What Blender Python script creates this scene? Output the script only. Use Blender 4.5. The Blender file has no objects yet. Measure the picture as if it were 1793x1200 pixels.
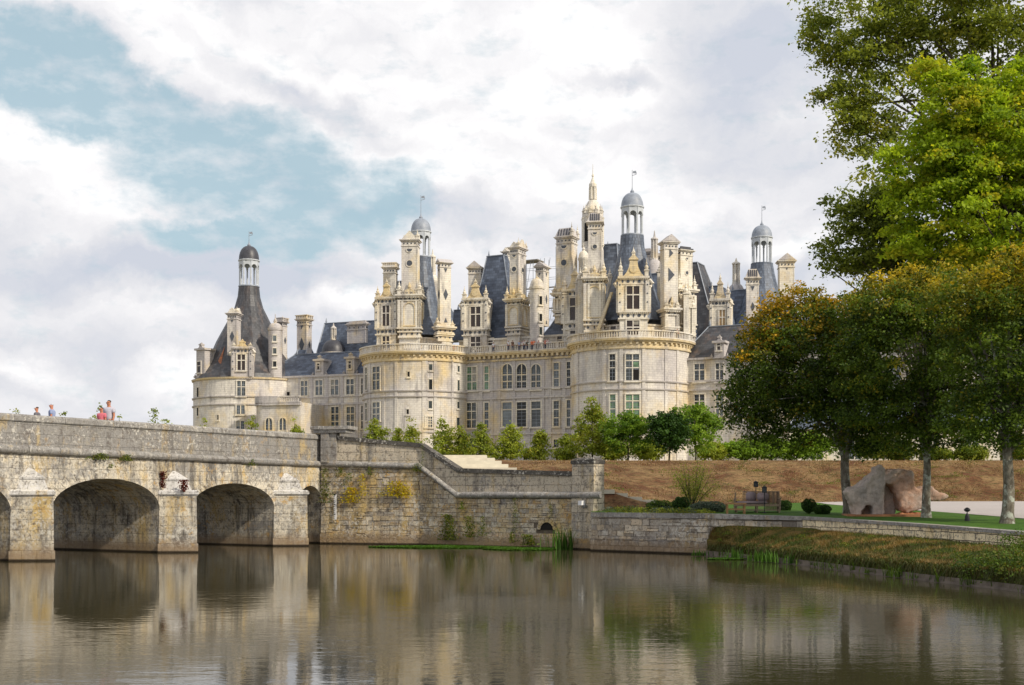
import bpy, bmesh, math, random
import numpy as np
from mathutils import Vector, Matrix, noise as mnoise
random.seed(7); RNG = np.random.default_rng(11)
C = bpy.context.scene.collection
S = bpy.context.scene
R = math.radians
# ------------------------------------------------------------------ camera
EYE = 2.8; FP = 2200.0; CX = 896.5; HY = 862.0   # eye height above the water, focal length and horizon in photo pixels
cam = bpy.data.cameras.new('camera'); co = bpy.data.objects.new('camera', cam); C.objects.link(co)
co.location = (0, 0, EYE); co.rotation_euler = (R(90), 0, 0)
cam.sensor_width = 36; cam.lens = 36 * FP / 1793; cam.shift_y = (HY - 600) / 1793
cam.clip_start = .5; cam.clip_end = 9000
S.camera = co
# ------------------------------------------------------------------ light
SUN_AZ = 128.0; SUN_EL = 35.0     # degrees clockwise from +Y; behind the viewer, to the right
sd = Vector((math.sin(R(SUN_AZ)) * math.cos(R(SUN_EL)), math.cos(R(SUN_AZ)) * math.cos(R(SUN_EL)), math.sin(R(SUN_EL))))
sl = bpy.data.lights.new('sun', 'SUN'); so = bpy.data.objects.new('sun', sl); C.objects.link(so)
sl.energy = 3.0; sl.angle = R(2.5); sl.color = (1.0, .90, .745)
so.rotation_euler = sd.to_track_quat('Z', 'Y').to_euler(); so.location = (60, -60, 80)
S.view_settings.view_transform = 'Standard'; S.view_settings.look = 'None'
S.view_settings.exposure = 0.32; S.view_settings.gamma = 1
S.cycles.max_bounces = 6; S.cycles.transparent_max_bounces = 6
S.cycles.use_denoising = True

class NT:
    """short-hand for building node trees"""
    def __init__(s, tree): s.t = tree; s.t.nodes.clear()
    def n(s, kind, ins=None, **kw):
        nd = s.t.nodes.new('ShaderNode' + kind)
        for k, v in kw.items(): setattr(nd, k, v)
        for k, v in (ins or {}).items():
            i = nd.inputs[k]
            if hasattr(v, 'node'): s.t.links.new(v, i)
            else: i.default_value = v
        return nd
    def math(s, op, a, b=0.0, c=0.0, clamp=False):
        return s.n('Math', {0: a, 1: b, 2: c}, operation=op, use_clamp=clamp).outputs[0]
    def noise(s, vec, scale, detail=4, rough=.55, dist=0.0):
        return s.n('TexNoise', {'Vector': vec, 'Scale': scale, 'Detail': detail, 'Roughness': rough, 'Distortion': dist}).outputs['Fac']
    def ramp(s, f, stops, interp='LINEAR'):
        r = s.n('ValToRGB', {'Fac': f}); cr = r.color_ramp; cr.interpolation = interp
        while len(cr.elements) < len(stops): cr.elements.new(.5)
        for e, (p, c) in zip(cr.elements, stops):
            e.position = p; e.color = (c, c, c, 1) if isinstance(c, (int, float)) else (*c, 1)
        return r.outputs[0]
    def mix(s, f, a, b, mode='MIX'):
        m = s.n('Mix', data_type='RGBA', blend_type=mode)
        for k, v in (('Factor', f), ('A', a), ('B', b)):
            i = [q for q in m.inputs if q.name == k and (q.type == 'RGBA' or k == 'Factor' and q.type == 'VALUE')][0]
            if hasattr(v, 'node'): s.t.links.new(v, i)
            else: i.default_value = v if k == 'Factor' else (*v, 1)
        return [o for o in m.outputs if o.type == 'RGBA'][0]
    def map(s, vec, scale=(1, 1, 1), rot=(0, 0, 0), loc=(0, 0, 0)):
        return s.n('Mapping', {'Vector': vec, 'Scale': scale, 'Rotation': rot, 'Location': loc}).outputs[0]
    def vec(s, x, y, z): return s.n('CombineXYZ', {0: x, 1: y, 2: z}).outputs[0]

# ------------------------------------------------------------------ sky: Nishita with clouds
W_ = bpy.data.worlds.new('World'); S.world = W_; W_.use_nodes = True
w = NT(W_.node_tree)
tc = w.n('TexCoord').outputs['Generated']
sep = w.n('SeparateXYZ', {0: tc})
X, Y, Z = sep.outputs
az = w.math('MULTIPLY', w.math('ARCTAN2', X, Y), 22.0)               # azimuth, elevation in steps of 1/22 rad
el = w.math('MULTIPLY', w.math('ARCSINE', Z), 22.0)
sv = w.vec(az, el, 0.0)
def az_el(px, py):
    dx = px - CX; dz = HY - py
    return math.atan2(dx, FP) * 22, math.atan2(dz, math.hypot(FP, dx)) * 22
w1 = w.n('TexNoise', {'Vector': sv, 'Scale': .42, 'Detail': 7, 'Roughness': .6}, noise_dimensions='3D').outputs['Color']
wv = w.n('VectorMath', {0: w1, 1: (.5, .5, .5)}, operation='SUBTRACT').outputs[0]
wv = w.n('VectorMath', {0: wv, 'Scale': 2.3}, operation='SCALE').outputs[0]
svw = w.n('VectorMath', {0: sv, 1: wv}, operation='ADD').outputs[0]
def blob(px, py, rx, ry, ang, src=svw):
    a, e = az_el(px, py); c, s_ = math.cos(R(ang)), math.sin(R(ang))
    d = w.n('VectorMath', {0: src, 1: (a, e, 0)}, operation='SUBTRACT').outputs[0]
    x = w.n('VectorMath', {0: d, 1: (c / (rx / 100), s_ / (rx / 100), 0)}, operation='DOT_PRODUCT').outputs['Value']
    y = w.n('VectorMath', {0: d, 1: (-s_ / (ry / 100), c / (ry / 100), 0)}, operation='DOT_PRODUCT').outputs['Value']
    l = w.math('SQRT', w.math('ADD', w.math('MULTIPLY', x, x), w.math('MULTIPLY', y, y)))
    return w.math('SUBTRACT', 1.0, l, clamp=False)
def union(items):
    o = items[0]
    for i in items[1:]: o = w.math('MAXIMUM', o, i)
    return o
blue = union([blob(60, 118, 220, 80, -18), blob(250, 185, 200, 72, -24), blob(450, 290, 270, 110, -12), blob(570, 350, 190, 100, 0),
              blob(440, 420, 190, 50, 0), blob(-900, 300, 500, 200, 0), blob(2700, 200, 500, 200, 0), blob(1000, -900, 900, 250, 10)])
bm_ = w.math('MULTIPLY_ADD', blue, 2.3, .22, clamp=True)
fine = w.noise(w.map(sv, (1, 2.0, 1)), 1.3, 8, .6)
bm_ = w.math('SUBTRACT', bm_, w.math('MULTIPLY', w.math('SUBTRACT', fine, .46), 2.1), clamp=True)
bm_ = w.math('MULTIPLY', bm_, .86)
sky = w.n('TexSky', sky_type='NISHITA', sun_disc=False, sun_elevation=R(SUN_EL), sun_rotation=R(SUN_AZ), altitude=80, air_density=1.0, dust_density=1.2, ozone_density=1.0).outputs[0]
skyc = w.mix(.78, sky, (2.9, 4.15, 4.55))
shade = w.noise(w.map(svw, (.55, 1.5, 1), rot=(0, 0, R(16))), .5, 7, .56)
puffs = union([blob(90, 260, 300, 100, -15), blob(900, 180, 420, 210, -12), blob(430, 90, 330, 60, -18), blob(590, 545, 60, 26, 0), blob(300, 665, 90, 26, 0), blob(60, 640, 70, 30, 0), blob(1230, 320, 160, 70, 0), blob(1380, 420, 90, 40, 0)])
greys = union([blob(1290, 180, 190, 230, 0), blob(1340, 470, 120, 60, 0), blob(1080, 120, 130, 26, -5), blob(700, 360, 330, 40, -10), blob(280, 480, 380, 60, 0), blob(520, 150, 300, 34, -24)])
val = w.math('ADD', shade, w.math('MULTIPLY', w.math('MAXIMUM', puffs, -.6), .24))
val = w.math('SUBTRACT', val, w.math('MULTIPLY', w.math('MAXIMUM', greys, 0.0), .38))
cl = w.ramp(val, [(.14, (4.5, 4.75, 5.35)), (.34, (5.5, 5.55, 5.85)), (.50, (6.4, 6.35, 6.5)), (.68, (7.6, 7.5, 7.5))])
skyf = w.mix(w.math('MULTIPLY', bm_, 1.0), cl, skyc)
w.t.links.new(w.n('Background', {'Color': skyf, 'Strength': .113}).outputs[0], w.n('OutputWorld').inputs[0])

# ------------------------------------------------------------------ from photo pixels to places in the world
def PT(px, py, D): return Vector(((px - CX) / FP * D, D, EYE + (HY - py) / FP * D))
def ZZ(py, D): return EYE + (HY - py) / FP * D
def XX(px, D): return (px - CX) / FP * D

# ------------------------------------------------------------------ materials
MATS = {}
def new_mat(name):
    m = bpy.data.materials.new(name); m.use_nodes = True; MATS[name] = m
    return m, NT(m.node_tree)
def finish(t, col, rough=.9, bump=None, bstr=.3, bdist=.02, spec=.3, metal=0.0, **kw):
    ins = {'Base Color': col if hasattr(col, 'node') else (*col, 1), 'Roughness': rough, 'Metallic': metal, 'Specular IOR Level': spec}
    ins.update(kw)
    if bump is not None:
        ins['Normal'] = t.n('Bump', {'Height': bump, 'Strength': bstr, 'Distance': bdist}).outputs[0]
    b = t.n('BsdfPrincipled', ins)
    t.t.links.new(b.outputs[0], t.n('OutputMaterial').inputs[0])
    return b
def flat_mat(name, col, rough=.7, var=.15, scale=3.0, metal=0.0, spec=.3):
    m, t = new_mat(name)
    g = t.n('NewGeometry').outputs['Position']
    f = t.noise(g, scale, 4)
    c = t.mix(1.0, col, t.ramp(f, [(.3, 1 - var), (.7, 1 + var)]), 'MULTIPLY')
    finish(t, c, rough, f, .15, .02, spec, metal)
    return m
def castle_stone(name, yellow=.3, grey=.3, base=(.80, .755, .665)):
    """pale ashlar with grey runs and ochre lichen; UV in metres"""
    m, t = new_mat(name)
    g = t.n('NewGeometry').outputs['Position']
    uv = t.n('UVMap').outputs[0]
    br = t.n('TexBrick', {'Vector': uv, 'Scale': 1.0, 'Mortar Size': .018, 'Mortar Smooth': .3, 'Brick Width': .85, 'Row Height': .36,
                          'Color1': (1, 1, 1, 1), 'Color2': (.86, .86, .88, 1), 'Mortar': (.62, .6, .6, 1), 'Bias': -.2})
    n1 = t.noise(t.map(g, (1, 1, .55)), .16, 6, .65)
    n2 = t.noise(t.map(g, (1, 1, .3)), .9, 6, .7)
    n3 = t.noise(t.map(g, (1, 1, .7), loc=(9, 3, 5)), .22, 5, .65)
    gf = t.ramp(t.math('ADD', t.math('MULTIPLY', n1, .65), t.math('MULTIPLY', n2, .35)), [(.52 - .32 * grey, 0.0), (.68 - .2 * grey, .75)])
    c = t.mix(gf, base, (.44, .41, .42))
    yf = t.ramp(n3, [(.56 - .26 * yellow, 0.0), (.74 - .16 * yellow, .8)])
    c = t.mix(yf, c, (.74, .57, .28))
    n4 = t.noise(g, 3.2, 5, .7)
    c = t.mix(t.ramp(n4, [(.30, .45), (.44, 0.0)]), c, (.25, .23, .2))
    ns = t.noise(t.map(g, (1, 1, .10), loc=(2, 8, 1)), 1.3, 6, .7); nb = t.noise(t.map(g, (1, 1, .8), loc=(5, 5, 5)), .33, 5, .6)
    c = t.mix(t.math('MULTIPLY', t.ramp(ns, [(.49, 0.0), (.64, .75)]), t.ramp(nb, [(.44, .10), (.60, 1.0)])), c, (.25, .235, .23))
    c = t.mix(1.0, c, br.outputs['Color'], 'MULTIPLY')
    finish(t, c, .92, t.math('ADD', br.outputs['Color'], n4), .25, .05, .2)
    return m
def slate(name, tint=(.045, .055, .075), rust=0.0):
    m, t = new_mat(name)
    g = t.n('NewGeometry').outputs['Position']; uv = t.n('UVMap').outputs[0]
    br = t.n('TexBrick', {'Vector': uv, 'Scale': 1.0, 'Mortar Size': .02, 'Brick Width': .8, 'Row Height': .5,
                          'Color1': (1.35, 1.35, 1.35, 1), 'Color2': (.6, .6, .63, 1), 'Mortar': (.45, .45, .45, 1)})
    n1 = t.noise(t.map(g, (1, 1, .25)), .5, 6, .7)
    c = t.mix(t.ramp(n1, [(.35, 0.0), (.7, .8)]), tint, tuple(q * 1.9 + .012 for q in tint))
    n5 = t.noise(t.map(g, (1, 1, .15), loc=(3, 1, 1)), .8, 4, .6)
    if rust: c = t.mix(t.ramp(n5, [(.5, 0.0), (.72, rust)]), c, (.16, .10, .065))
    c = t.mix(1.0, c, br.outputs['Color'], 'MULTIPLY')
    finish(t, c, t.ramp(n1, [(.3, .38), (.7, .6)]), br.outputs['Color'], .3, .03, .5)
    return m
def rough_stone(name, bw=.75, rh=.34, c1=(.50, .43, .31), c2=(.34, .30, .24), grey=.45, yellow=.35, white=.3, damp=True, rubble=0.0, joint=.012, dark=.35, mortar=(.12, .10, .08), island=None):
    """old masonry seen close: uneven courses, grey and white lichen, ochre bloom, black runs, brown tide line at the water"""
    m, t = new_mat(name)
    g = t.n('NewGeometry').outputs['Position']; uv = t.n('UVMap').outputs[0]
    wob = t.n('TexNoise', {'Vector': g, 'Scale': 2.2, 'Detail': 3}).outputs['Color']
    wob = t.n('VectorMath', {0: t.n('VectorMath', {0: wob, 1: (.5, .5, .5)}, operation='SUBTRACT').outputs[0], 'Scale': .10 + rubble * .18}, operation='SCALE').outputs[0]
    uvw = t.n('VectorMath', {0: uv, 1: wob}, operation='ADD').outputs[0]
    br = t.n('TexBrick', {'Vector': uvw, 'Scale': 1.0, 'Mortar Size': joint, 'Mortar Smooth': .5, 'Brick Width': bw, 'Row Height': rh,
                          'Color1': (*c1, 1), 'Color2': (*c2, 1), 'Mortar': (*mortar, 1), 'Bias': 0.0}, offset_frequency=2, squash=.7, squash_frequency=3)
    c = br.outputs['Color']; hgt = t.math('SUBTRACT', 1.0, br.outputs['Fac'])
    if island:
        rp_ = t.n('NewGeometry').outputs['Random Per Island']; c = t.ramp(rp_, [(i / (len(island) - 1), q) for i, q in enumerate(island)]); hgt = t.noise(g, 2.0, 3)
    if rubble:
        vo = t.n('TexVoronoi', {'Vector': t.map(g, (1, 1, 1.5)), 'Scale': 2.9, 'Randomness': 1.0}); ve = t.n('TexVoronoi', {'Vector': t.map(g, (1, 1, 1.5)), 'Scale': 2.9}, feature='DISTANCE_TO_EDGE')
        vc = t.ramp(t.n('SeparateColor', {0: vo.outputs['Color']}).outputs[0], [(0, (.24, .19, .13)), (.35, (.52, .42, .28)), (.65, (.38, .34, .29)), (1, (.68, .61, .50))])
        edge = t.ramp(ve.outputs['Distance'], [(.0, .0), (.07, 1.0)])
        vc = t.mix(edge, (.13, .105, .08), vc)
        c = t.mix(rubble, c, vc); hgt = t.math('ADD', t.math('MULTIPLY', hgt, 1 - rubble), t.math('MULTIPLY', edge, rubble))
    big = t.noise(t.map(g, loc=(31, 5, 2)), .45, 4, .6); big2 = t.noise(t.map(g, loc=(1, 25, 12)), .7, 4, .6)
    n1 = t.noise(g, .55, 7, .72); n2 = t.noise(g, 3.5, 7, .75); n3 = t.noise(t.map(g, (1, 1, .35), loc=(4, 2, 7)), .9, 6, .7); n4 = t.noise(g, 11.0, 5, .7)
    nz = t.noise(t.map(g, (1, 1, .12)), 1.6, 5, .7)
    c = t.mix(t.ramp(t.math('ADD', t.math('MULTIPLY', n1, .55), t.math('MULTIPLY', n2, .45)), [(.56 - .22 * grey, 0.0), (.62 - .18 * grey, .85)]), c, (.27, .26, .25))
    c = t.mix(t.ramp(n3, [(.6 - .2 * yellow, 0.0), (.74 - .16 * yellow, .85)]), c, (.60, .43, .16))
    c = t.mix(t.ramp(nz, [(.5, 0.0), (.72, .75 * dark / .35)]), c, (.115, .105, .095))
    n6 = t.noise(t.map(g, loc=(7, 7, 7)), 6.5, 7, .72)
    c = t.mix(t.math('MULTIPLY', t.ramp(n6, [(.58 - .10 * white, 0.0), (.66 - .10 * white, .85)]), t.ramp(big, [(.42, .08), (.58, 1.0)])), c, (.66, .63, .56))
    n7 = t.noise(t.map(g, loc=(17, 3, 7)), 4.2, 5, .7)
    c = t.mix(t.math('MULTIPLY', t.ramp(n7, [(.38, .8), (.47, 0.0)]), t.ramp(big2, [(.44, .1), (.56, 1.0)])), c, (.15, .13, .115))
    n8 = t.noise(t.map(g, loc=(3, 33, 7)), 2.6, 6, .75)
    c = t.mix(t.math('MULTIPLY', t.ramp(n8, [(.54, 0.0), (.60, .8)]), t.ramp(big2, [(.40, 1.0 * min(1, yellow * 2)), (.54, .0)])), c, (.55, .34, .11))
    c = t.mix(t.ramp(n4, [(.36, .85), (.46, 0.0)]), c, (.14, .12, .10))
    if damp:
        z = t.n('SeparateXYZ', {0: g}).outputs[2]
        zz = t.math('ADD', z, t.math('MULTIPLY', t.math('SUBTRACT', n1, .5), .5))
        c = t.mix(t.ramp(zz, [(.25, .8), (.75, 0.0)]), c, (.27, .19, .115))
        c = t.mix(t.ramp(z, [(.05, .95), (.11, 0.0)]), c, (.03, .022, .015))
    h = t.math('ADD', t.math('MULTIPLY', hgt, .6), t.math('ADD', t.math('MULTIPLY', n2, .7), t.math('MULTIPLY', n4, .5)))
    finish(t, c, .95, h, .8, .06, .15)
    return m
def leaf_mat(name, dark, light, autumn=None, trans=.35):
    """leaves coloured leaf by leaf from the 'tint' attribute: r = shade of green, g = how far it has turned"""
    m, t = new_mat(name)
    a = t.n('Attribute', attribute_name='tint').outputs['Color']
    s = t.n('SeparateColor', {0: a})
    c = t.mix(s.outputs[0], dark, light)
    if autumn: c = t.mix(s.outputs[1], c, autumn)
    d = t.n('BsdfPrincipled', {'Base Color': c, 'Roughness': .6, 'Specular IOR Level': .25})
    tr = t.n('BsdfTranslucent', {'Color': t.mix(1.0, c, (1.5, 1.45, .7), 'MULTIPLY')})
    mx = t.n('MixShader', {0: trans, 1: d.outputs[0], 2: tr.outputs[0]})
    t.t.links.new(mx.outputs[0], t.n('OutputMaterial').inputs[0])
    return m

STONE = castle_stone('castle_stone', .28, .30)
STONE_Y = castle_stone('castle_stone_ochre', .85, .1, (.72, .62, .44))
STONE_G = castle_stone('castle_stone_grey', .12, .85)
STONE_T = castle_stone('castle_stone_towers', .3, .45)
STONE_L = castle_stone('castle_stone_light', .28, .12, (.80, .75, .64))
SLATE = slate('roof_slate', (.060, .076, .108)); SLATE_D = slate('old_roof_slate', (.042, .043, .048), .5); SLATE_B = slate('blue_slate', (.08, .098, .13))
LEAD = flat_mat('lead', (.26, .29, .34), .5, .2, 1.5, spec=.5); LEAD_W = flat_mat('grey_white_paint', (.50, .53, .56), .6, .12, 1.5)
LEAD_D = flat_mat('dark_lead', (.05, .05, .06), .45, .3, 2, spec=.5)
INLAY = flat_mat('slate_inlay', (.075, .085, .105), .6, .2, 4)
DARK = flat_mat('painted_interior_shade', (.012, .011, .01), .8, .1)  # near-black colour standing in for the shade inside openings
GLASS = flat_mat('window_glass', (.045, .055, .055), .12, .5, .9, spec=.6)
GLASS_G = flat_mat('green_window_glass', (.12, .21, .12), .2, .5, 1.2, spec=.5)
GLASS_B = flat_mat('brown_window_glass', (.035, .022, .016), .2, .4, 1.0, spec=.5)
COPPER = flat_mat('orange_downpipe', (.50, .27, .09), .6, .2, 2)
BRIDGE_S = rough_stone('bridge_ashlar', .85, .42, (.73, .665, .54), (.55, .49, .39), grey=.42, yellow=.52, white=.8, dark=.7, mortar=(.30, .25, .18), joint=.010)
PARA_S = rough_stone('parapet_stone', .95, .40, (.40, .36, .29), (.31, .29, .25), grey=.8, yellow=.22, white=.45, damp=False)
COPING_S = rough_stone('coping_stone', 1.3, 1.5, (.44, .42, .38), (.37, .35, .31), grey=.7, yellow=.1, white=.5, damp=False, dark=.3)
LICHEN_S = rough_stone('lichen_coping', .9, 1.5, (.10, .095, .085), (.06, .056, .052), grey=-.6, yellow=-.6, white=.55, damp=False, dark=.7)
QUAY_S = rough_stone('quay_rubble', .6, .28, (.58, .47, .31), (.44, .36, .25), grey=.18, yellow=.62, white=.7, rubble=.62)
QUAYP_S = rough_stone('quay_parapet', 1.1, .45, (.60, .52, .40), (.52, .46, .36), grey=.12, yellow=.2, white=.1, damp=False, dark=.45)
GARDEN_S = rough_stone('garden_wall_stone', .55, .27, (.70, .58, .42), (.15, .135, .12), grey=.42, yellow=.25, white=.9, dark=.75, joint=.026)
BLOCK_S = rough_stone('pale_block', .62, .27, (.92, .78, .52), (.80, .68, .45), grey=.02, yellow=.1, white=.08, damp=False, dark=.22, joint=.018)
CAPW_S = rough_stone('whitened_cap', 2, 2, (.72, .70, .68), (.66, .64, .61), grey=-.1, yellow=-.2, white=1.3, damp=False)
QUAYB_S = rough_stone('quay_block', grey=.22, yellow=.62, white=.75, island=[(.30, .24, .16), (.62, .50, .33), (.46, .41, .33), (.72, .64, .50), (.50, .36, .20), (.36, .33, .29), (.66, .56, .40)])
GARDENB_S = rough_stone('garden_block', grey=.12, yellow=.2, white=.9, dark=.4, island=[(.17, .15, .13), (.72, .58, .40), (.34, .31, .27), (.72, .62, .47), (.26, .22, .17), (.50, .44, .36), (.24, .22, .20)])
MORTAR = flat_mat('old_mortar', (.13, .105, .08), .95, .3, 4)
STEP_S = flat_mat('pale_step_stone', (.62, .57, .46), .9, .12, 2)

# ------------------------------------------------------------------ building helpers
def tag(o, label=None, cat=None, group=None, kind=None):
    if label: o['label'] = label
    if cat: o['category'] = cat
    if group: o['group'] = group
    if kind: o['kind'] = kind
    return o
def thing(name, label, cat, loc=(0, 0, 0), group=None):
    o = bpy.data.objects.new(name, None); C.objects.link(o); o.location = loc; o.empty_display_size = .5
    return tag(o, label, cat, group)
class Fr:
    """a local frame: x along (ax,ay), y horizontal away from the viewer, z up"""
    def __init__(s, o, ax=(1, 0)):
        l = math.hypot(*ax); s.o = Vector(o); s.x = Vector((ax[0] / l, ax[1] / l, 0)); s.y = Vector((-s.x.y, s.x.x, 0))
    def __call__(s, x, y, z): return s.o + s.x * x + s.y * y + Vector((0, 0, z))
    def sub(s, x, y, z=0): f = Fr(s(x, y, z)); f.x, f.y = s.x, s.y; return f
    def hit(s, px, y=0.0):
        """local x where the sight line at photo column px meets the plane at local depth y"""
        k = (px - CX) / FP; p = s.o + s.y * y
        return (k * p.y - p.x) / (s.x.x - k * s.x.y)
    def z(s, px, py, y=0.0):
        x = s.hit(px, y); q = s(x, y, 0); return EYE + (HY - py) / FP * q.y - s.o.z
FW = Fr((0, 0, 0))
class MB:
    def __init__(s): s.v = []; s.f = []; s.m = []; s.uv = []
    def add(s, vs, fs, mi=0, uvs=None):
        b = len(s.v); s.v += [tuple(p) for p in vs]
        for k, f in enumerate(fs):
            s.f.append([b + i for i in f]); s.m.append(mi); s.uv.append(uvs[k] if uvs else None)
        return s
    def box(s, F, x0, x1, y0, y1, z0, z1, mi=0, tx=0, ty=0):
        """tx, ty: how much narrower the top is on each side"""
        p = [F(x0, y0, z0), F(x1, y0, z0), F(x1, y1, z0), F(x0, y1, z0),
             F(x0 + tx, y0 + ty, z1), F(x1 - tx, y0 + ty, z1), F(x1 - tx, y1 - ty, z1), F(x0 + tx, y1 - ty, z1)]
        return s.add(p, [(3, 2, 1, 0), (4, 5, 6, 7), (0, 1, 5, 4), (1, 2, 6, 5), (2, 3, 7, 6), (3, 0, 4, 7)], mi)
    def hull(s, F, bot, top, mi=0):
        """bot, top: equally long lists of (x,y,z)"""
        n = len(bot); p = [F(*q) for q in bot] + [F(*q) for q in top]
        fs = [tuple(reversed(range(n))), tuple(range(n, 2 * n))] + [(i, (i + 1) % n, n + (i + 1) % n, n + i) for i in range(n)]
        return s.add(p, fs, mi)
    def prism(s, F, pts, y0, y1, mi=0):
        """pts (x,z) counter-clockwise seen from the viewer; extruded in depth"""
        n = len(pts); p = [F(x, y0, z) for x, z in pts] + [F(x, y1, z) for x, z in pts]
        fs = [tuple(range(n)), tuple(reversed(range(n, 2 * n)))] + [((i + 1) % n, i, n + i, n + (i + 1) % n) for i in range(n)]
        return s.add(p, fs, mi)
    def lathe(s, F, prof, n=32, mi=0, a0=0, a1=360, x=0, y=0, cap=True):
        """prof (r,z) bottom to top; UV in metres"""
        full = abs(a1 - a0) >= 360; k = n if full else n + 1
        angs = [R(a0 + (a1 - a0) * i / n) for i in range(k)]; vs = []
        for r, z in prof:
            for a in angs: vs.append(F(x + r * math.cos(a), y + r * math.sin(a), z))
        fs = []; uvs = []; rm = max(r for r, z in prof); ln = [0]
        for j in range(1, len(prof)): ln.append(ln[-1] + math.hypot(prof[j][0] - prof[j - 1][0], prof[j][1] - prof[j - 1][1]))
        for j in range(len(prof) - 1):
            for i in range(n):
                i2 = (i + 1) % k
                fs.append((j * k + i, j * k + i2, (j + 1) * k + i2, (j + 1) * k + i))
                u0 = R((a1 - a0) / n * i) * rm; u1 = R((a1 - a0) / n * (i + 1)) * rm
                uvs.append([(u0, ln[j]), (u1, ln[j]), (u1, ln[j + 1]), (u0, ln[j + 1])])
        if cap and full:
            fs.append(tuple(range((len(prof) - 1) * k, len(prof) * k))); uvs.append(None)
            fs.append(tuple(reversed(range(k)))); uvs.append(None)
        return s.add(vs, fs, mi, uvs)
    def tube(s, pts, rad, n=8, mi=0):
        pts = [Vector(p) for p in pts]; rs = rad if isinstance(rad, (list, tuple)) else [rad] * len(pts); vs = []; fs = []
        for i, p in enumerate(pts):
            d = (pts[min(i + 1, len(pts) - 1)] - pts[max(i - 1, 0)]).normalized()
            u = d.cross(Vector((0, 0, 1)) if abs(d.z) < .95 else Vector((1, 0, 0))).normalized(); v = d.cross(u)
            for k in range(n): a = 2 * math.pi * k / n; vs.append(p + (u * math.cos(a) + v * math.sin(a)) * rs[i])
        for i in range(len(pts) - 1):
            for k in range(n): fs.append((i * n + k, i * n + (k + 1) % n, (i + 1) * n + (k + 1) % n, (i + 1) * n + k))
        fs.append(tuple(reversed(range(n)))); fs.append(tuple(range((len(pts) - 1) * n, len(pts) * n)))
        return s.add(vs, fs, mi)
    def disc(s, F, x, z, rx, rz, y0, y1, mi=0, n=12, half=False):
        a = [(math.pi + math.pi * i / (n - 1) if half else 2 * math.pi * i / n) for i in range(n)]
        return s.prism(F, [(x + rx * math.cos(t), z + rz * math.sin(t)) for t in a], y0, y1, mi)
    def build(s, name, mats, parent=None, smooth=False):
        me = bpy.data.meshes.new(name); me.from_pydata(s.v, [], s.f); me.update()
        for mt in (mats if isinstance(mats, (list, tuple)) else [mats]): me.materials.append(mt)
        me.polygons.foreach_set('material_index', s.m)
        uvl = me.uv_layers.new(name='UVMap'); data = np.zeros((len(me.loops), 2), np.float32)
        for p, uv in zip(me.polygons, s.uv):
            ls = p.loop_start
            if uv is not None:
                for k in range(p.loop_total): data[ls + k] = uv[k]
                continue
            nrm = p.normal
            if abs(nrm.z) > .9:
                for k in range(p.loop_total):
                    q = s.v[me.loops[ls + k].vertex_index]; data[ls + k] = (q[0], q[1])
            else:
                l = math.hypot(nrm.x, nrm.y); tx, ty = -nrm.y / l, nrm.x / l; st = 1 / max(l, .2)
                for k in range(p.loop_total):
                    q = s.v[me.loops[ls + k].vertex_index]; data[ls + k] = (q[0] * tx + q[1] * ty, q[2] * st)
        uvl.data.foreach_set('uv', data.ravel())
        if smooth:
            me.polygons.foreach_set('use_smooth', [True] * len(me.polygons))
            try: me.set_sharp_from_angle(angle=R(42))
            except Exception: pass
        o = bpy.data.objects.new(name, me); C.objects.link(o)
        if parent is not None:
            o.parent = parent
            M = parent_world(parent)
            o.matrix_parent_inverse = M.inverted()
        return o
def parent_world(p):
    M = Matrix.Translation(p.location) if p.parent is None else p.matrix_parent_inverse.copy() @ Matrix.Translation(p.location)
    if p.parent is not None: M = parent_world(p.parent) @ M
    return M
# ================================================================== SETTING: water, ground, banks
GZ = 4.95                                   # level of the park and the castle court
def grid_mesh(name, rows, mats, kind='structure', smooth=True, parent=None):
    """rows: list of equally long lists of world points"""
    b = MB(); n = len(rows[0]); vs = [p for r in rows for p in r]
    fs = [(j * n + i, j * n + i + 1, (j + 1) * n + i + 1, (j + 1) * n + i) for j in range(len(rows) - 1) for i in range(n - 1)]
    b.add(vs, fs); o = b.build(name, mats, parent, smooth)
    if kind: o['kind'] = kind
    return o
def lerp(a, b, t): return a + (b - a) * t
def poly_at(pts, x):
    for a, b in zip(pts, pts[1:]):
        if x <= b[0] or b is pts[-1]:
            t = (x - a[0]) / (b[0] - a[0]); return [lerp(p, q, t) for p, q in zip(a[1:], b[1:])]
def fbm(x, y, s=1.0): return mnoise.fractal(Vector((x * s, y * s, 3.3)), 1.0, 2.0, 4)

# water
m, t = new_mat('moat_water')
g = t.n('NewGeometry').outputs['Position']
r1 = t.noise(t.map(g, (.75, 1.5, 1)), 1.5, 3, .5, .4); r2 = t.noise(t.map(g, (.9, 1.6, 1), rot=(0, 0, .35)), 5.0, 3, .55)
r3 = t.noise(t.map(g, (1, 1, 1)), .16, 3, .5)
amp = t.ramp(r3, [(.38, .35), (.62, 1.0)])
h = t.math('MULTIPLY', t.math('ADD', t.math('MULTIPLY', r1, .8), t.math('MULTIPLY', r2, .42)), amp)
bp = t.n('Bump', {'Height': h, 'Strength': .14, 'Distance': .05}).outputs[0]
pb = t.n('BsdfPrincipled', {'Base Color': (.048, .043, .022, 1), 'Roughness': .004, 'IOR': 1.42, 'Specular IOR Level': .7, 'Normal': bp})
t.t.links.new(pb.outputs[0], t.n('OutputMaterial').inputs[0])
b = MB(); b.add([(-900, -300, 0), (900, -300, 0), (900, 140, 0), (-900, 140, 0)], [(0, 1, 2, 3)])
b.build('water', m)['kind'] = 'structure'
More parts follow.
